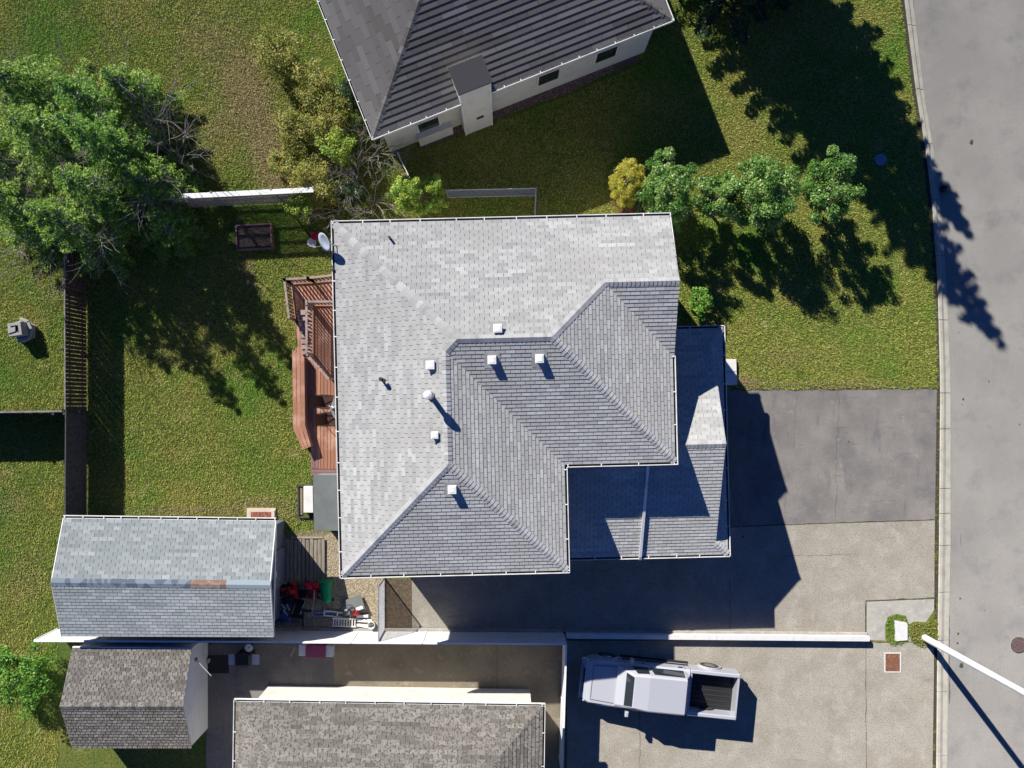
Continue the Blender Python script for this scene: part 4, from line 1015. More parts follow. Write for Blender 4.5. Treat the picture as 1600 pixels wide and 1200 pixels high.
    m = MB(); m.lathe((0, 0, 0), [(.12, 0), (.15, .32), (.16, .33), (.14, .33), (.11, .03)], 16); m.build('body', M['white'], t)
    m = MB(); m.path([(-.15, 0, .32), (-.1, .05, .4), (.1, .05, .4), (.15, 0, .32)], .006); m.build('handle', M['grey_metal'], t)
    for (x, y, L, a, lab) in ((437, 952, 1.0, 40, 'upper garden rake leaning at the shed wall in shade'), (445, 948, .8, 25, 'long handled hoe lying beside the shed'), (438, 962, 1.1, 38, 'lower garden shovel propped by the shed wall')):
        c = W(x, y); t = thing('garden_tool', lab, 'garden tool', (c.x, c.y, .1), rz=R(a))
        m = MB(); m.tube((-L / 2, 0, .1), (L / 2, 0, .7), .014, .014, 6); m.build('shaft', M['old_wood'], t)
        m = MB(); m.box((L / 2, 0, .7), (.06, .3, .02)); m.build('head', M['grey_metal'], t)
    c = W(447, 955); t = thing('blue_tarp', 'dark blue tarp bundle in the shade beside the shed', 'tarp', (c.x, c.y, 0))
    m = MB(); V = []; F = []; n = 10
    for i in range(n):
        for j in range(n):
            x = (i / (n - 1) - .5) * .8; y = (j / (n - 1) - .5) * .9; e = max(0, 1 - (2 * x / .8) ** 2) * max(0, 1 - (2 * y / .9) ** 2)
            V.append((x + random.uniform(-.03, .03), y + random.uniform(-.03, .03), .02 + e * .35 + random.uniform(0, .06)))
    for i in range(n - 1):
        for j in range(n - 1): F.append((i * n + j, i * n + n + j, i * n + n + j + 1, i * n + j + 1))
    m.add(V, F); m.build('cover', M['blue'], t)
    c = W(469, 942); t = thing('wheelbarrow', 'dark wheelbarrow in shade between shed and timber sleeper', 'wheelbarrow', (c.x, c.y - .1, 0), rz=R(80))
    m = MB(); V = [(-.4, -.3, .55), (.4, -.25, .55), (.4, .25, .55), (-.4, .3, .55), (-.25, -.18, .3), (.2, -.15, .3), (.2, .15, .3), (-.25, .18, .3)]
    m.add(V, [(4, 5, 6, 7), (0, 1, 5, 4), (1, 2, 6, 5), (2, 3, 7, 6), (3, 0, 4, 7)]); m.build('tray', M['black'], t)
    for s in (-1, 1): m = MB(); m.tube((.5, s * .08, .2), (-.85, s * .28, .5), .018, .018, 6); m.build('handle', M['old_wood'], t)
    m = MB(); m.tube((.52, -.05, .18), (.52, .05, .18), .18, .18, 16); m.build('wheel', M['rubber'], t)
clutter()

# hose reel and pots at the NW corner
c = W(500, 371, 0); t = thing('flower_pot', 'red flower pot with white saucer on the grass by the roof corner', 'pot', (c.x - .1, c.y, 0))
m = MB(); m.lathe((0, 0, 0), [(.13, 0), (.19, .32), (.2, .34), (.17, .34), (.15, .28)], 16); m.build('pot', M['red'], t)
m = MB(); m.lathe((-.25, -.22, 0), [(.16, 0), (.2, .05), (.18, .07), (.1, .04)], 16); m.build('saucer', M['white'], t)
c = W(400, 372); t = thing('raised_planter', 'reddish wooden raised planter in deep tree shade below the lattice fence', 'planter', (c.x, c.y, 0), rz=R(3))
for (x, y, sx, sy) in ((0, .5, 1.5, .05), (0, -.5, 1.5, .05), (.73, 0, .05, .95), (-.73, 0, .05, .95)): m = MB(); m.box((x, y, .16), (sx, sy, .32)); m.build('side_board', M['deck_dark'], t)
m = MB(); m.box((0, 0, .12), (1.4, .94, .24)); m.build('soil', M['dirt'], t)
sheet('garden_path', [(372, 400), (398, 398), (400, 452), (378, 455)], .005, M['dirt'])

# stone barbecue on the west lawn
def barbecue():
    c = W(40, 517); t = thing('stone_fire_pit', 'pale cast stone outdoor stove with dark round opening on the left lawn', 'outdoor stove', (c.x, c.y, 0), rz=R(8))
    hexa = lambda r, a0=0, sy=1: [(r * math.cos(a0 + k * math.pi / 3), r * sy * math.sin(a0 + k * math.pi / 3)) for k in range(6)]
    m = MB(); m.prism(hexa(.50, .3), 0, .16); m.prism(hexa(.46, .3), .16, .3); m.build('base', M['stone'], t)
    m = MB(); q = .27
    # hollow square block with opening on top
    for (x, y, sx, sy) in ((-.21, 0, .12, .54), (.21, 0, .12, .54), (0, .21, .30, .12), (0, -.21, .30, .12)): m.box((x, y, .53), (sx, sy, .46), bev=.008)
    m.build('chimney_block', M['stone'], t)
    m = MB(); m.box((0, 0, .45), (.3, .3, .3)); m.build('flue_floor', M['under'], t)
    m = MB(); m.prism([(-.27, .05), (.05, .09), (.03, -.1), (-.27, -.15)], .765, .80); m.build('lid', M['stone'], t)
    for a, l in ((60, .36), (15, .3), (-80, .5)):
        m = MB(); m.box((.44 * math.cos(R(a)), .44 * math.sin(R(a)), .36), (.12, l, .12), rz=R(a), bev=.02); m.build('rim_stone', M['stone'], t)
barbecue()
# front step
c = W(1143, 582); t = thing('door_step', 'white two slab doorstep at the front edge of the garage roof', 'step', (c.x - .4, c.y, 0), rz=HA)
for y in (-.275, .275): m = MB(); m.box((0, y, .09), (1.15, .53, .18), bev=.015); m.build('slab', M['slab'], t)
# covers
c = W(1592, 1008); t = thing('manhole_cover', 'round brown iron manhole cover at the right edge of the road', 'manhole cover', (c.x, c.y, .004))
m = MB(); m.lathe((0, 0, 0), [(.345, 0), (.345, .008), (.325, .012)], 32); m.build('rim', M['joint'], t)
m = MB(); m.lathe((0, 0, .008), [(.31, 0), (.31, .010), (.3, .013)], 32); cc = m.build('plate', M['manhole'], t)
m = MB()
for a in range(8): m.box((.16 * math.cos(a * .785), .16 * math.sin(a * .785), .022), (.2, .02, .006), rz=a * .785)
m.build('rib', M['manhole'], cc)
c = W(1394.5, 1035); t = thing('drain_cover', 'rusty square iron cover in a pale concrete frame on the pavement', 'drain cover', (c.x, c.y, .006))
m = MB()
for (x, y, sx, sy) in ((-.33, 0, .05, .84), (.33, 0, .05, .84), (0, .40, .61, .05), (0, -.40, .61, .05)): m.box((x, y, .006), (sx, sy, .012))
m.build('frame', M['slab'], t)
m = MB(); m.box((0, 0, .004), (.60, .74, .02), bev=.005); m.build('plate', M['rust'], t)
c = W(1407, 985); t = thing('concrete_hatch', 'pale concrete utility lid in a grassy hole in the pavement', 'utility lid', (c.x, c.y, .008))
m = MB(); m.prism([(-.28, .44), (.2, .36), (.27, .30), (.27, -.40), (-.26, -.44), (-.24, 0)], 0, .05); m.build('plate', M['slab'], t)
c = W(1375, 250); t = thing('utility_plate', 'round blue grey utility cover in the lawn under tree shadow', 'utility cover', (c.x, c.y, 0))
m = MB(); m.lathe((0, 0, 0), [(.24, 0), (.25, .05), (.23, .06)], 20); m.build('plate', M['blue_lid'], t)
c = W(1472, 296); t = thing('rubbish_bag', 'small black rubbish bag on the kerb edge', 'bag', (c.x, c.y, .03))
m = MB(); m.lathe((0, 0, 0), [(.12, 0), (.17, .08), (.14, .2), (.04, .3), (.07, .34)], 10); m.build('bag', M['purple_bag'], t, smooth=True)
# planting pits around the lid and the light pole
PITS = [[(1383, 975), (1387, 964), (1400, 959), (1415, 962), (1420, 975), (1419, 1000), (1408, 1007), (1392, 1008), (1383, 998)], [(1421, 975), (1428, 971), (1445, 972), (1463, 966), (1464, 1000), (1450, 1009), (1436, 1010), (1424, 1003), (1420, 990)]]
for i, pp in enumerate(PITS): sheet('planting_pit', pp, .0095, M['grass'])
# street lamp post
def lamp_post():
    b = W(1444, 996); t = thing('street_lamp', 'tall white street lamp post leaning out of the lower right corner', 'street lamp', (b.x, b.y, 0))
    m = MB(); m.tube((0, 0, 0), (0, 0, 9.0), .14, .10, 20, caps=True); m.build('pole', M['white'], t, smooth=False)
    m = MB(); m.lathe((0, 0, 0), [(.17, 0), (.17, .03), (.13, .05)], 20); m.build('base_plate', M['grey_metal'], t)
    m = MB(); m.path([(0, 0, 8.9), (.8, 0, 9.4), (2.2, 0, 9.6)], .045, 8); m.build('arm', M['white'], t)
    m = MB(); m.box((2.5, 0, 9.6), (.8, .3, .14), bev=.04); m.build('lamp_head', M['grey_metal'], t)
lamp_post()

# ------------------------------------------------------------------ pickup truck
def truck():
    f = W(946, 1024); r = W(1104, 1040); d = (r - f).normalized(); ang = math.atan2(d.y, d.x)
    wb = (r - f).length; Wd = 1.9
    n = Vector((-d.y, d.x, 0))
    o = (f + r) / 2 - n * (Wd / 2 - .12); o.z = .004
    t = thing('pickup_truck', 'white pickup truck parked on the neighbouring driveway behind the low wall', 'truck', o, rz=ang)
    L0, L1 = -wb / 2 - .95, wb / 2 + 1.1; hw = Wd / 2
    def loft(secs, name, m, parent=t, smooth=False):
        # secs: (x, half width bottom, half width top, z0, z1)
        b = MB(); V = []; F = []
        for x, wb_, wt, z0, z1 in secs:
            k = min(.08, (z1 - z0) * .3)
            V += [(x, -wb_ + .03, z0), (x, -wb_, z0 + k), (x, -wt, z1 - k), (x, -wt + .07, z1), (x, wt - .07, z1), (x, wt, z1 - k), (x, wb_, z0 + k), (x, wb_ - .03, z0)]
        for i in range(len(secs) - 1):
            for j in range(8): a = i * 8 + j; c_ = i * 8 + (j + 1) % 8; F.append((a, a + 8, c_ + 8, c_)[::-1])
        F += [tuple(range(8))[::-1], tuple(range((len(secs) - 1) * 8, len(secs) * 8))]
        b.add(V, F); return b.build(name, m, parent, smooth)
    xb = wb / 2 - .95      # front of the cargo bed
    xc0 = L0 + 1.35        # base of windscreen
    loft([(L0, hw - .22, hw - .24, .42, .78), (L0 + .06, hw - .1, hw - .14, .36, .95), (L0 + .3, hw, hw - .05, .34, 1.04), (xc0 - .1, hw, hw - .03, .34, 1.12), (xc0 + .2, hw, hw - .03, .34, 1.14), (xb, hw, hw - .03, .34, 1.14)], 'body', M['car_paint'])
    # cargo bed with open box
    m = MB()
    for s in (-1, 1): m.box(((xb + L1) / 2 + .01, s * (hw - .09), .78), (L1 - xb - .02, .16, .74), bev=.03)
    m.box((L1 - .05, 0, .78), (.08, 2 * hw - .36, .7)); m.box((xb + .06, 0, .82), (.06, 2 * hw - .36, .66)); m.box(((xb + L1) / 2, 0, .5), (L1 - xb - .1, 2 * hw - .3, .1)); m.build('cargo_bed', M['car_paint'], t)
    m = MB(); m.box(((xb + L1) / 2 + .04, 0, .565), (L1 - xb - .22, 2 * hw - .4, .02)); m.build('bed_liner', M['black'], t)
    cab = loft([(xc0 - .02, hw - .12, hw - .14, 1.08, 1.2), (xc0 + .62, hw - .08, hw - .26, 1.1, 1.78), (xc0 + 1.2, hw - .08, hw - .22, 1.1, 1.86), (xb - .25, hw - .08, hw - .22, 1.1, 1.84), (xb - .02, hw - .08, hw - .2, 1.1, 1.3)], 'cab', M['car_paint'])
    m = MB(); a = hw - .22
    m.add([(xc0 + .02, -a - .02, 1.215), (xc0 + .02, a + .02, 1.215), (xc0 + .58, a - .14, 1.765), (xc0 + .58, -a + .14, 1.765)], [(0, 3, 2, 1)]); m.build('windscreen', M['window'], t)
    for s in (-1, 1):
        for x0, x1 in ((xc0 + .55, xc0 + 1.18), (xc0 + 1.26, xb - .32)):
            y0, y1 = s * (hw - .062), s * (hw - .175)
            m = MB(); m.add([(x0, y0, 1.24), (x1, y0, 1.24), (x1, y1, 1.70), (x0 + .12, y1, 1.70)], [(0, 1, 2, 3)]); m.build('side_window', M['window'], t)
        for x in (-wb / 2, wb / 2):
            m = MB(); m.tube((x, s * (hw - .24), .38), (x, s * (hw + .015), .38), .38, .38, 24); w = m.build('wheel', M['rubber'], t)
            m = MB(); m.tube((x, s * (hw + .01), .38), (x, s * (hw + .03), .38), .24, .22, 20); m.build('rim', M['chrome'], w)
            m = MB()
            for k in range(12):
                a0, a1 = math.pi * k / 12, math.pi * (k + 1) / 12
                m.bar((x + .46 * math.cos(a0), s * (hw + .01), .40 + .46 * math.sin(a0)), (x + .46 * math.cos(a1), s * (hw + .01), .40 + .46 * math.sin(a1)), .1, .05)
            m.build('wheel_arch', M['car_paint'], t)
        m = MB(); m.box((xc0 + .5, s * (hw + .13), 1.22), (.14, .22, .24), bev=.03); m.build('side_mirror', M['car_paint'], t)
        for x in (xc0 + 1.05, xb - .4): m = MB(); m.box((x, s * (hw + .005), 1.0), (.18, .04, .045)); m.build('door_handle', M['chrome'], t)
        m = MB(); m.box(((xc0 + xb) / 2 + .1, s * (hw + .03), .4), (xb - xc0 - .1, .12, .05)); m.build('running_board', M['black'], t)
        m = MB(); m.box((L0 + .13, s * (hw - .27), .82), (.16, .36, .2), bev=.03); m.build('headlight', M['lamp'], t)
        m = MB(); m.box((L1 - .0, s * (hw - .1), .85), (.05, .13, .36)); m.build('tail_light', M['tail'], t)
    for s in (-1, 1):
        for x in (xc0 + .25, xc0 + 1.22, xb - .2): m = MB(); m.bar((x, s * (hw + .001), .5), (x, s * (hw - .028), 1.08), .014, .008); m.build('door_seam', M['black'], t)
        m = MB(); m.bar((L0 + .35, s * (hw - .25), 1.055), (xc0 - .05, s * (hw - .2), 1.135), .014, .01); m.build('bonnet_seam', M['black'], t)
        m = MB(); m.bar((xc0 + .2, s * (hw + .006), .62), (xb, s * (hw + .006), .62), .03, .09); m.build('side_moulding', M['black'], t)
    m = MB(); m.box((L0 + .35, 0, 1.055), (.012, 1.3, .006)); m.build('bonnet_front_seam', M['black'], t)
    for k in range(7): m = MB(); m.box(((xb + L1) / 2 + .04, -.6 + k * .2, .582), (L1 - xb - .3, .05, .015)); m.build('bed_rib', M['rubber'], t)
    m = MB(); m.add([(xb - .06, -.55, 1.36), (xb - .06, .55, 1.36), (xb - .21, .5, 1.72), (xb - .21, -.5, 1.72)], [(0, 1, 2, 3)]); m.build('rear_window', M['window'], t)
    m = MB(); m.box((L0 + .01, 0, .52), (.2, 2 * hw - .2, .2), bev=.04); m.build('front_bumper', M['chrome'], t)
    m = MB(); m.box((L1 + .06, 0, .52), (.16, 2 * hw - .2, .18), bev=.04); m.build('rear_bumper', M['chrome'], t)
    m = MB(); m.box((L0 + .03, 0, .8), (.06, 1.0, .24)); m.build('grille', M['black'], t)
truck()

# bench / barbecue on the neighbour patio
def patio_items():
    c = W(497, 1013); t = thing('outdoor_chest', 'plum topped storage chest with pale grey ends behind the white fence', 'chest', (c.x, c.y, 0), rz=R(-2))
    m = MB(); m.box((0, 0, .22), (.78, .48, .44), bev=.02); m.build('body', M['plum'], t)
    m = MB(); m.box((0, 0, .47), (.82, .52, .06), bev=.02); m.build('lid', M['plum'], t)
    for s in (-1, 1): m = MB(); m.box((s * .56, 0, .2), (.32, .44, .4), bev=.02); m.build('end_box', M['lilac'], t)
    m = MB(); m.tube((-.1, -.27, .4), (.1, -.27, .4), .012, .012, 6); m.build('handle', M['chrome'], t)
    c = W(390, 1022); t = thing('patio_grill', 'dark covered gas grill on the shaded neighbouring patio', 'grill', (c.x, c.y, 0))
    m = MB(); m.box((0, 0, .45), (.6, .5, .6), bev=.03); m.build('cabinet', M['black'], t)
    m = MB(); m.box((0, .02, .86), (.66, .5, .2), bev=.08); m.build('hood', M['black'], t)
    m = MB(); m.tube((-.2, -.28, .86), (.2, -.28, .86), .014, .014, 6); m.build('handle', M['chrome'], t)
    for s in (-1, 1): m = MB(); m.box((s * .48, 0, .74), (.3, .42, .03)); m.build('side_shelf', M['lilac'], t)
    c = W(399, 1001); t = thing('patio_clock', 'round white dial plaque beside the grill behind the fence', 'dial', (c.x, c.y - .05, 0))
    m = MB(); m.tube((0, 0, 0), (0, 0, .85), .03, .03, 8); m.build('stand', M['black'], t)
    m = MB(); m.lathe((0, 0, .85), [(.15, 0), (.16, .02), (.15, .03)], 20); f = m.build('dial_face', M['white'], t)
    m = MB(); m.box((.03, .02, .885), (.12, .015, .006), rz=.6); m.box((-.01, .03, .885), (.015, .09, .006)); m.build('pointer', M['black'], f)
    c = W(458, 1018); t = thing('timber_plank', 'pale plank on the shaded neighbouring patio beside the chest', 'plank', (c.x, c.y, .01), rz=R(65)); m = MB(); m.box((0, 0, .02), (.45, .08, .04)); m.build('board', M['old_wood'], t)
    c = W(341, 1034); t = thing('patio_mat', 'black rectangular mat on the shaded patio by the small shed', 'mat', (c.x, c.y, .006)); m = MB(); m.box((0, -.1, .012), (.9, .75, .02)); m.build('mat', M['black'], t)
    c = W(326, 1031); t = thing('tap_box', 'small pale tap box on the ground beside the small shed wall', 'box', (c.x, c.y, 0)); m = MB(); m.box((0, 0, .1), (.14, .16, .2), bev=.02); m.build('case', M['lilac'], t); m = MB(); m.tube((0, -.1, .16), (0, -.15, .12), .02, .02, 8); m.build('spout', M['grey_metal'], t)
patio_items()

# ------------------------------------------------------------------ vegetation
def unit(n): v = rng.normal(size=(n, 3)); return v / np.linalg.norm(v, axis=1)[:, None]
def leaf_quads(c, size, upbias=.5, aspect=.5, outward=None):
    n = len(c); nn = unit(n); nn[:, 2] = np.abs(nn[:, 2]) + upbias
    if outward is not None: nn += outward
    nn /= np.linalg.norm(nn, axis=1)[:, None]
    a = np.cross(nn, unit(n)); a /= np.linalg.norm(a, axis=1)[:, None]; b = np.cross(nn, a)
    s = size * rng.uniform(.6, 1.3, n)[:, None]
    V = np.stack([c - a * s, c - b * s * aspect, c + a * s, c + b * s * aspect], axis=1)
    return V.reshape(-1, 3)
def crown(base, h, rx, ry, nclump, per, size, m, parent, z0=.3, lean=(0, 0), shape='round', clump_r=.28, tone_bias=0, name='crown', shell=.55):
    """clumped foliage, base in world coordinates"""
    cl = []
    while len(cl) < nclump:
        p = unit(1)[0] * rng.uniform(shell, 1.0) if shape == 'round' else unit(1)[0] * rng.uniform(.4, 1)
        if p[2] < -.75: continue
        zz = z0 + (h - z0) * (p[2] + 1) / 2
        k = 1.0
        if shape == 'cone':
            f = (p[2] + 1) / 2; k = max(.12, 1 - f) * 1.25; p = p / np.array([max(.2, math.sqrt(1 - min(.96, p[2] ** 2)))] * 2 + [1])
            p[:2] *= rng.uniform(.5, 1)
        f = (zz - z0) / (h - z0)
        wob = rng.uniform(.78, 1.12)
        cl.append((base[0] + p[0] * rx * k * wob + lean[0] * f, base[1] + p[1] * ry * k * wob + lean[1] * f, zz))
    cl = np.array(cl); n = nclump * per
    idx = np.repeat(np.arange(nclump), per)
    off = unit(n) * (rng.uniform(0, 1, n) ** .45)[:, None] * clump_r * min(rx, ry)
    off[:, 2] *= .75
    c = cl[idx] + off; c[:, 2] = np.maximum(c[:, 2], .04)
    ct = rng.uniform(0, 1, nclump)
    tone = np.clip(.5 * ct[idx] + .5 * rng.uniform(0, 1, n) + tone_bias, 0, 1)
    o = mesh_np(name, leaf_quads(c, size, outward=off / (clump_r * min(rx, ry)) * .8), 4, m, tone, parent)
    return o, cl
def branches(mb, p, d, L, r, depth, spread=.55, kink=.25, up=.1, n=3):
    q = p; dd = d.normalized(); segs = 3
    for i in range(segs):
        dd = (dd + Vector((random.gauss(0, kink), random.gauss(0, kink), random.gauss(0, kink) + up)) * .5).normalized()
        q2 = q + dd * (L / segs); mb.tube(q, q2, r * (1 - i * .22), r * (1 - (i + 1) * .22), 5, caps=False); q = q2
        if depth > 0 and i > 0:
            for k in range(n):
                nd = (dd + Vector((random.gauss(0, spread), random.gauss(0, spread), random.gauss(0, spread)))).normalized()
                branches(mb, q, nd, L * random.uniform(.45, .75), r * .55, depth - 1, spread, kink, up, n)
def tree(name, label, px, py, h, r, m, group=None, cat='tree', nclump=60, per=60, size=.06, z0=.4, shape='round', clump_r=.28, ry=None, tone_bias=0, trunk=.08, limbs=5, shell=.55, lean=(0, 0), part='crown'):
    b = W(px, py); t = thing(name, label, cat, (b.x, b.y, 0), group)
    o, cl = crown((0, 0, 0), h, r, ry or r, nclump, per, size, m, t, z0, lean, shape, clump_r, tone_bias, part, shell)
    mb = MB(); top = Vector((lean[0] * .8, lean[1] * .8, h * .75)); mb.tube((0, 0, 0), top * .5, trunk, trunk * .7, 8); mb.tube(top * .5, top, trunk * .7, trunk * .25, 8)
    for i in rng.choice(len(cl), min(len(cl), limbs * 3), replace=False):
        c = Vector(cl[i]); s = top * min(.95, max(.15, c.z / h * .8)); mb.tube(s, c, trunk * .3, trunk * .08, 5, caps=False)
    mb.build('trunk', M['bark'], t)
    return t
def spruce(name, label, px, py, h, r, m, group=None, whorls=16, size=.05, droop=.25, density=1.0, bare=.0):
    b = W(px, py); t = thing(name, label, 'tree', (b.x, b.y, 0), group)
    mb = MB(); mb.tube((0, 0, 0), (0, 0, h * .6), .13 * h / 7, .07 * h / 7, 8); mb.tube((0, 0, h * .6), (0, 0, h), .07 * h / 7, .01, 8)
    C = []; T = []; bm = MB()
    for w in range(whorls):
        f = w / (whorls - 1); z = h * (.10 + .88 * f); rr = r * (1 - f) ** .75 * random.uniform(.85, 1.1) + .12
        nb = int(9 - 3 * f)
        for k in range(nb):
            a = 2 * math.pi * (k + random.random() * .7) / nb + w * .9; L = rr * random.uniform(.65, 1.15)
            dirv = np.array([math.cos(a), math.sin(a)]); isbare = random.random() < bare
            n = int((14 + 75 * L) * density) if not isbare else 4
            s = rng.uniform(.12, 1, n) ** .75; side = rng.uniform(-1, 1, n) * (.08 + .24 * L * (1 - s * .75) * .8)
            x = dirv[0] * L * s - dirv[1] * side; y = dirv[1] * L * s + dirv[0] * side
            zz = z - droop * L * s ** 1.6 + .18 * L * s ** 3 - np.abs(side) * .15 + rng.normal(0, .02, n)
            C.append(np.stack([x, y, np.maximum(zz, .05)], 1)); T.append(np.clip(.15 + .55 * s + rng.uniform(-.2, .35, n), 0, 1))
            e = Vector((dirv[0] * L, dirv[1] * L, max(.1, z - droop * L + .18 * L))); mdl = Vector((dirv[0] * L * .5, dirv[1] * L * .5, max(.1, z - droop * L * .33)))
            bm.tube((0, 0, z), mdl, .022, .014, 4, caps=False); bm.tube(mdl, e, .014, .005, 4, caps=False)
            if isbare:
                for q_ in range(5):
                    s0 = Vector((0, 0, z)).lerp(e, random.uniform(.3, .9)); a2 = a + random.choice((-1, 1)) * random.uniform(.4, 1.1); l2 = L * random.uniform(.25, .5)
                    bm.tube(s0, s0 + Vector((math.cos(a2) * l2, math.sin(a2) * l2, random.uniform(-.05, .2))), .011, .004, 4, caps=False)
    C = np.concatenate(C); T = np.concatenate(T)
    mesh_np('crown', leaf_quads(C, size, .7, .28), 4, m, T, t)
    mb.build('trunk', M['bark'], t); bo = bm.build('branches', M['twig'], t); bo['kind'] = 'stuff'
    return t
G1 = 'leafy trees on the front lawn'
tree('leafy_tree', 'glossy leafy tree nearest the house roof, behind its northeast corner', 1028, 320, 3.6, 1.08, M['leaf_glossy'], G1, nclump=75, per=210, size=.05, clump_r=.25, ry=1.6)
tree('leafy_tree', 'small ragged glossy leafy tree, second from the house', 1104, 326, 3.1, .88, M['leaf_glossy'], G1, nclump=42, per=190, size=.05, clump_r=.27)
tree('leafy_tree', 'widest glossy leafy tree, third from the house on the front lawn', 1168, 324, 3.6, 1.45, M['leaf_glossy'], G1, nclump=95, per=220, size=.05, clump_r=.22)
tree('leafy_tree', 'separate glossy leafy tree nearest the street', 1264, 318, 3.6, 1.06, M['leaf_glossy'], G1, nclump=62, per=220, size=.05, clump_r=.25, ry=1.5)
tree('golden_conifer', 'dense golden yellow conifer in front of the dark lawn', 970, 303, 2.1, .66, M['leaf_gold'], nclump=170, per=150, size=.028, clump_r=.24, ry=.85, lean=(.15, .2), shell=.8)
tree('dark_shrub', 'dark evergreen shrub squeezed between golden conifer and roof edge', 1012, 330, 1.3, .75, M['needle_dark'], cat='shrub', nclump=40, per=90, size=.04)
tree('russet_shrub', 'low russet shrub below the golden conifer at the roof edge', 975, 330, .7, .55, M['leaf_russet'], cat='shrub', nclump=20, per=60, size=.035)
tree('round_shrub', 'bright lime shrub with orange tints at the north roof edge', 660, 318, 2.5, 1.15, M['leaf_lime'], cat='shrub', nclump=120, per=110, size=.045, clump_r=.2, ry=.8, shell=.75)
tree('leafy_shrub', 'green leafy shrub growing in the corner by the front garage roof', 1086, 476, 1.2, .55, M['leaf_green'], cat='shrub', nclump=34, per=80, size=.05, ry=.7)
tree('leafy_shrub', 'green bushy shrub at the lower left edge beside the small shed', 50, 1050, 1.7, 1.45, M['leaf_green'], cat='shrub', nclump=90, per=110, size=.05, clump_r=.2)
G2 = 'feathery trees in the northwest corner'
SP = [(150, 262, 6.2, 2.4), (232, 272, 7.0, 1.75), (90, 350, 5.2, 2.1), (172, 378, 6.0, 1.9), (290, 366, 3.4, 1.05), (272, 312, 4.6, 1.6), (30, 262, 5.0, 2.3), (222, 338, 6.6, 2.0), (100, 180, 5.0, 2.2), (238, 175, 4.2, 1.5), (190, 200, 5.0, 1.8)]
SL = ['feathery green tree in the middle of the northwest grove', 'feathery green tree facing the weedy lot', 'spreading feathery tree at the left edge above the lawn', 'feathery tree overhanging the top of the brown picket fence', 'small bright star shaped conifer at the lattice fence end', 'low feathery tree between the grove and the lattice fence', 'wide feathery tree touching the left edge of the picture', 'dense feathery tree just inside the yard corner', 'feathery tree at the back left of the northwest grove', 'slim feathery tree at the top of the weedy lot', 'feathery tree behind the middle of the grove']
for (x, y, h, r), lb in zip(SP, SL):
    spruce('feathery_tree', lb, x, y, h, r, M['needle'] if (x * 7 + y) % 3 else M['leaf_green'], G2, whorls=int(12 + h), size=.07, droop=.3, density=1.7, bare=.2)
G3 = 'shrubs beside the weedy lot'
SH = [(470, 215, 1.8, 1.0, 'leaf_olive', 'olive tinted shrub at the weedy lot edge'), (525, 195, 2.2, 1.0, 'leaf_olive', 'olive shrub beside the bungalow roof corner'), (500, 150, 2.0, 1.0, 'leaf_olive', 'yellowing shrub near the top of the shrub belt'), (540, 245, 2.4, .8, 'leaf_lime', 'bright green shrub below the bungalow roof corner'), (500, 300, 2.2, 1.1, 'leaf_olive', 'sprawling olive shrub over the lattice fence end'), (478, 330, 1.7, .7, 'leaf_lime', 'lime shrub hanging over the lattice fence'), (455, 262, 1.4, .7, 'leaf_olive', 'low olive shrub beside dry grass'), (556, 310, 1.5, .6, 'needle_dark', 'dark evergreen shrub under the dead branches'), (560, 165, 2.2, .8, 'needle_dark', 'dark shrub against the bungalow gutter'), (445, 100, 2.0, 1.1, 'leaf_olive', 'olive shrub above the weedy lot')]
for x, y, h, r, mm, lb in SH:
    tree('wild_shrub', lb, x, y, h, r, M[mm], G3, 'shrub', nclump=int(40 * r * r + 20), per=80, size=.045, clump_r=.28, z0=.2, shell=.4, tone_bias=.08)
G4 = 'bare dead shrubs north of the house'
for x, y, h, lb in ((560, 262, 2.2, 'large bare dead shrub with arching grey branches'), (585, 318, 2.0, 'bare dead shrub close to the north gutter'), (530, 330, 1.6, 'low bare shrub reaching over the roof corner'), (592, 240, 1.8, 'bare shrub beneath the bungalow roof corner')):
    b = W(x, y); t = thing('bare_shrub', lb, 'shrub', (b.x, b.y, 0), G4); mb = MB()
    for k in range(9):
        mb = MB(); a = k * .7 + random.random(); branches(mb, Vector((0, 0, .05)), Vector((math.cos(a) * .8, math.sin(a) * .8, .9)), h * .62, .022, 2, spread=.4, kink=.22, up=.02, n=2)
        mb.build('branch', M['twig'], t)
for x, y, h, lb in ((108, 372, 3.6, 'pale bare branches poking out of the northwest grove above the lawn'), (236, 236, 4.6, 'bare twiggy tree on the weedy side of the grove'), (282, 252, 2.4, 'dry twiggy bush where the grove meets the weedy lot'), (160, 345, 4.2, 'bare twigs between the grove and the yard corner')):
    b = W(x, y); t = thing('bare_tree', lb, 'tree', (b.x, b.y, 0)); mb = MB()
    for k in range(8):
        mb = MB(); a = k * .8 + random.random(); branches(mb, Vector((0, 0, .3)), Vector((math.cos(a) * .7, math.sin(a) * .7, 1.0)), h * .65, .028, 2, spread=.42, kink=.2, up=.0, n=2)
        mb.build('branch', M['twig'], t)
    mb = MB(); mb.tube((0, 0, 0), (0, 0, .5), .05, .04, 7); mb.build('trunk', M['twig'], t)
# the tall spruce beyond the top edge whose shadow crosses the front lawn and the street
spruce('tall_spruce', 'tall dark spruce beyond the top edge casting a long shadow over the street', 1128, -40, 13.0, 3.0, M['needle_dark'], whorls=32, size=.13, droop=.35, density=1.5)
spruce('tall_spruce', 'second shorter dark spruce beyond the top edge, nearer the street', 1192, -60, 9.6, 2.4, M['needle_dark'], whorls=28, size=.13, droop=.35, density=1.5)

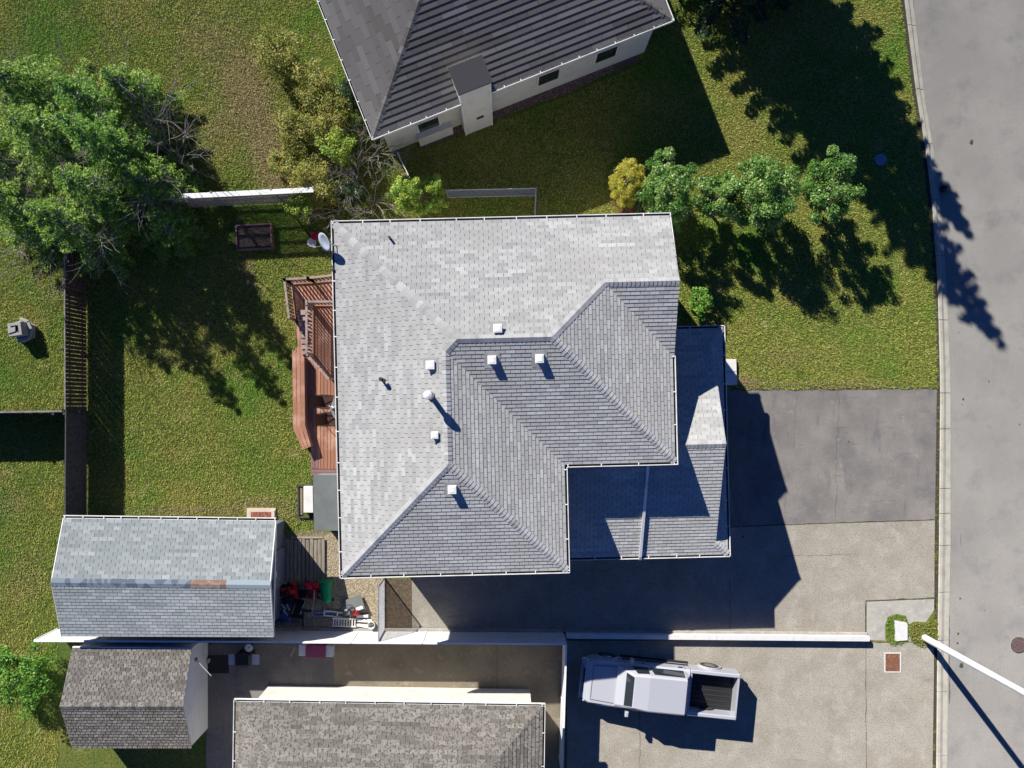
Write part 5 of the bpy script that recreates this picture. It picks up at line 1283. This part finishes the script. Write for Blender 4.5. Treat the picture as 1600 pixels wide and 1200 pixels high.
# ------------------------------------------------------------------ grass, weeds, gravel
def inside(P, poly):
    x, y = P[:, 0], P[:, 1]; n = len(poly); r = np.zeros(len(P), bool)
    for i in range(n):
        x0, y0 = poly[i][0], poly[i][1]; x1, y1 = poly[(i + 1) % n][0], poly[(i + 1) % n][1]
        c = (y0 > y) != (y1 > y)
        with np.errstate(divide='ignore', invalid='ignore'): r ^= c & (x < (x1 - x0) * (y - y0) / (y1 - y0 + 1e-12) + x0)
    return r
HARD.append([(-6.1, -6.1), (8.2, -6.1), (8.2, 3.0), (5.6, 3.0), (5.6, 6.4), (-5.6, 6.4), (-5.6, 3)])
HARD.append(px_poly([(470, 440), (525, 440), (525, 745), (487, 745), (487, 700), (472, 690), (462, 660), (462, 560)]))
HARD.append([W(103, 815).xy, W(420, 820).xy, W(420, 985).xy, W(103, 985).xy]); HARD.append(px_poly([(465, 758), (530, 742), (530, 830), (492, 830), (492, 810), (466, 809)]))
def grass(n, region, h, w, name, m, tall=False):
    P = np.stack([rng.uniform(region[0], region[1], n), rng.uniform(region[2], region[3], n)], 1)
    keep = np.ones(n, bool)
    for hp in HARD: keep &= ~inside(P, [tuple(q) for q in hp])
    P = P[keep]; k = len(P)
    a = rng.uniform(0, 2 * math.pi, k); tl = rng.uniform(.2, 1.3, k) * h; hh = rng.uniform(.4, 1.1, k) * h
    ww = w * rng.uniform(.6, 1.3, k); ca, sa = np.cos(a), np.sin(a)
    b0 = np.stack([P[:, 0] - sa * ww / 2, P[:, 1] + ca * ww / 2, np.full(k, .0)], 1); b1 = np.stack([P[:, 0] + sa * ww / 2, P[:, 1] - ca * ww / 2, np.full(k, .0)], 1)
    tp = np.stack([P[:, 0] + ca * tl, P[:, 1] + sa * tl, hh], 1)
    V = np.stack([b0, b1, tp], 1).reshape(-1, 3)
    o = mesh_np(name, V, 3, m, rng.beta(1.6, 2.2, k)); tag(o, kind='stuff'); return o
o = grass(1000000, (-22.5, 18.6, -16.5, 18.5), .075, .026, 'lawn_grass', M['blade']); tag(o, 'mown green and yellowish lawn grass around the houses', 'grass')
# weeds and dry grass on the lot behind the lattice fence
def patch(n, poly, h, w, m, name, label):
    Q = np.array([tuple(q) for q in poly]); P = np.stack([rng.uniform(Q[:, 0].min(), Q[:, 0].max(), n), rng.uniform(Q[:, 1].min(), Q[:, 1].max(), n)], 1)
    P = P[inside(P, [tuple(q) for q in poly])]; k = len(P); c = np.concatenate([P, rng.uniform(.02, h, k)[:, None]], 1)
    o = mesh_np(name, leaf_quads(c, w, .6), 4, m, rng.uniform(0, 1, k)); tag(o, label, 'weeds', kind='stuff')
def blobs(spots, n, m, name, label, h=.09, w=.03):
    C = []
    for px, py, rx, ry, k in spots:
        c = W(px, py); q = rng.normal(size=(int(n * k), 2)) * np.array([rx, ry]) * .0135
        C.append(np.stack([q[:, 0] + c.x, q[:, 1] + c.y, rng.uniform(.02, h, len(q))], 1))
    C = np.concatenate(C); keep = np.ones(len(C), bool)
    for hp in HARD: keep &= ~inside(C[:, :2], [tuple(q) for q in hp])
    C = C[keep]; o = mesh_np(name, leaf_quads(C, w, .6, .35), 4, m, rng.uniform(0, 1, len(C)), None); tag(o, label, 'weeds', kind='stuff')
blobs([(395, 170, 40, 60, 1), (420, 230, 35, 50, 1), (440, 275, 40, 30, .6), (375, 120, 50, 60, .8), (350, 200, 40, 50, .3), (330, 60, 60, 50, .4)], 6500, M['leaf_dry'], 'dry_weeds', 'dry yellowish weeds on the lot behind the lattice fence')
blobs([(300, 797, 140, 8, .8), (400, 785, 60, 12, .4), (1165, 597, 30, 10, .4), (1300, 600, 160, 7, .5), (40, 900, 50, 50, .7), (15, 780, 40, 40, .4), (250, 690, 120, 60, .4), (1230, 560, 60, 20, .3), (1290, 480, 80, 50, .3), (450, 800, 40, 25, .4), (90, 470, 60, 60, .25), (1180, 240, 40, 50, .2)], 2600, M['leaf_dry'], 'straw_patches', 'dry straw coloured patches in the mown lawns', .07, .028)
blobs([(40, 600, 70, 40, 1), (80, 680, 40, 30, .3), (275, 740, 20, 18, .12), (440, 740, 40, 40, .4), (1220, 200, 40, 60, .7), (470, 620, 20, 60, .3), (60, 400, 50, 30, .3)], 2600, M['leaf_green'], 'clover_patches', 'brighter green clover patches in the mown lawns', .07, .026)
patch(1100, px_poly([(1383, 975), (1387, 964), (1400, 959), (1415, 962), (1420, 975), (1419, 1000), (1417, 1000), (1417, 972), (1397, 969), (1398, 1000), (1416, 1001), (1408, 1007), (1392, 1008), (1383, 998)]), .08, .025, M['leaf_green'], 'pit_weeds', 'weeds around the pale utility lid')
patch(1500, px_poly(PITS[1]), .12, .03, M['leaf_olive'], 'lamp_base_weeds', 'weeds around the foot of the street lamp')
patch(500, px_poly([(1462, 610), (1467, 610), (1465, 1045), (1460, 1045)]), .05, .02, M['leaf_olive'], 'kerb_weeds', 'thin weeds in the joint behind the kerb')
def pebbles(n, poly, r, m, name, label, z=.004):
    Q = np.array([tuple(q) for q in poly]); P = np.stack([rng.uniform(Q[:, 0].min(), Q[:, 0].max(), n), rng.uniform(Q[:, 1].min(), Q[:, 1].max(), n)], 1)
    P = P[inside(P, [tuple(q) for q in poly])]; k = len(P); rr = r * rng.uniform(.5, 1.3, k)
    O = np.array([[1, 0, 0], [0, 1, 0], [-1, 0, 0], [0, -1, 0], [0, 0, 1]]) * np.array([1, .8, .6]); F = [(0, 1, 4), (1, 2, 4), (2, 3, 4), (3, 0, 4)]
    a = rng.uniform(0, 6.28, k); ca, sa = np.cos(a), np.sin(a); V = []
    for f in F:
        for i in f:
            x = (O[i, 0] * ca - O[i, 1] * sa) * rr; y = (O[i, 0] * sa + O[i, 1] * ca) * rr
            V.append(np.stack([P[:, 0] + x, P[:, 1] + y, z + O[i, 2] * rr], 1))
    V = np.stack(V, 1).reshape(-1, 3)
    o = mesh_np(name, V, 3, m, np.repeat(rng.uniform(0, 1, k), 4)); tag(o, label, 'gravel', kind='stuff')
pebbles(26000, px_poly([(505, 840), (520, 832), (560, 830), (600, 905), (600, 984), (430, 984), (430, 912), (503, 912)]), .028, M['pebble'], 'tan_gravel', 'tan landscaping gravel between shed, house and gate')
pebbles(14000, px_poly([(660, 232), (700, 215), (760, 190), (880, 148), (960, 110), (950, 90), (700, 180), (655, 205)]), .03, M['pebble_red'], 'border_gravel', 'reddish brown gravel along the bungalow wall')
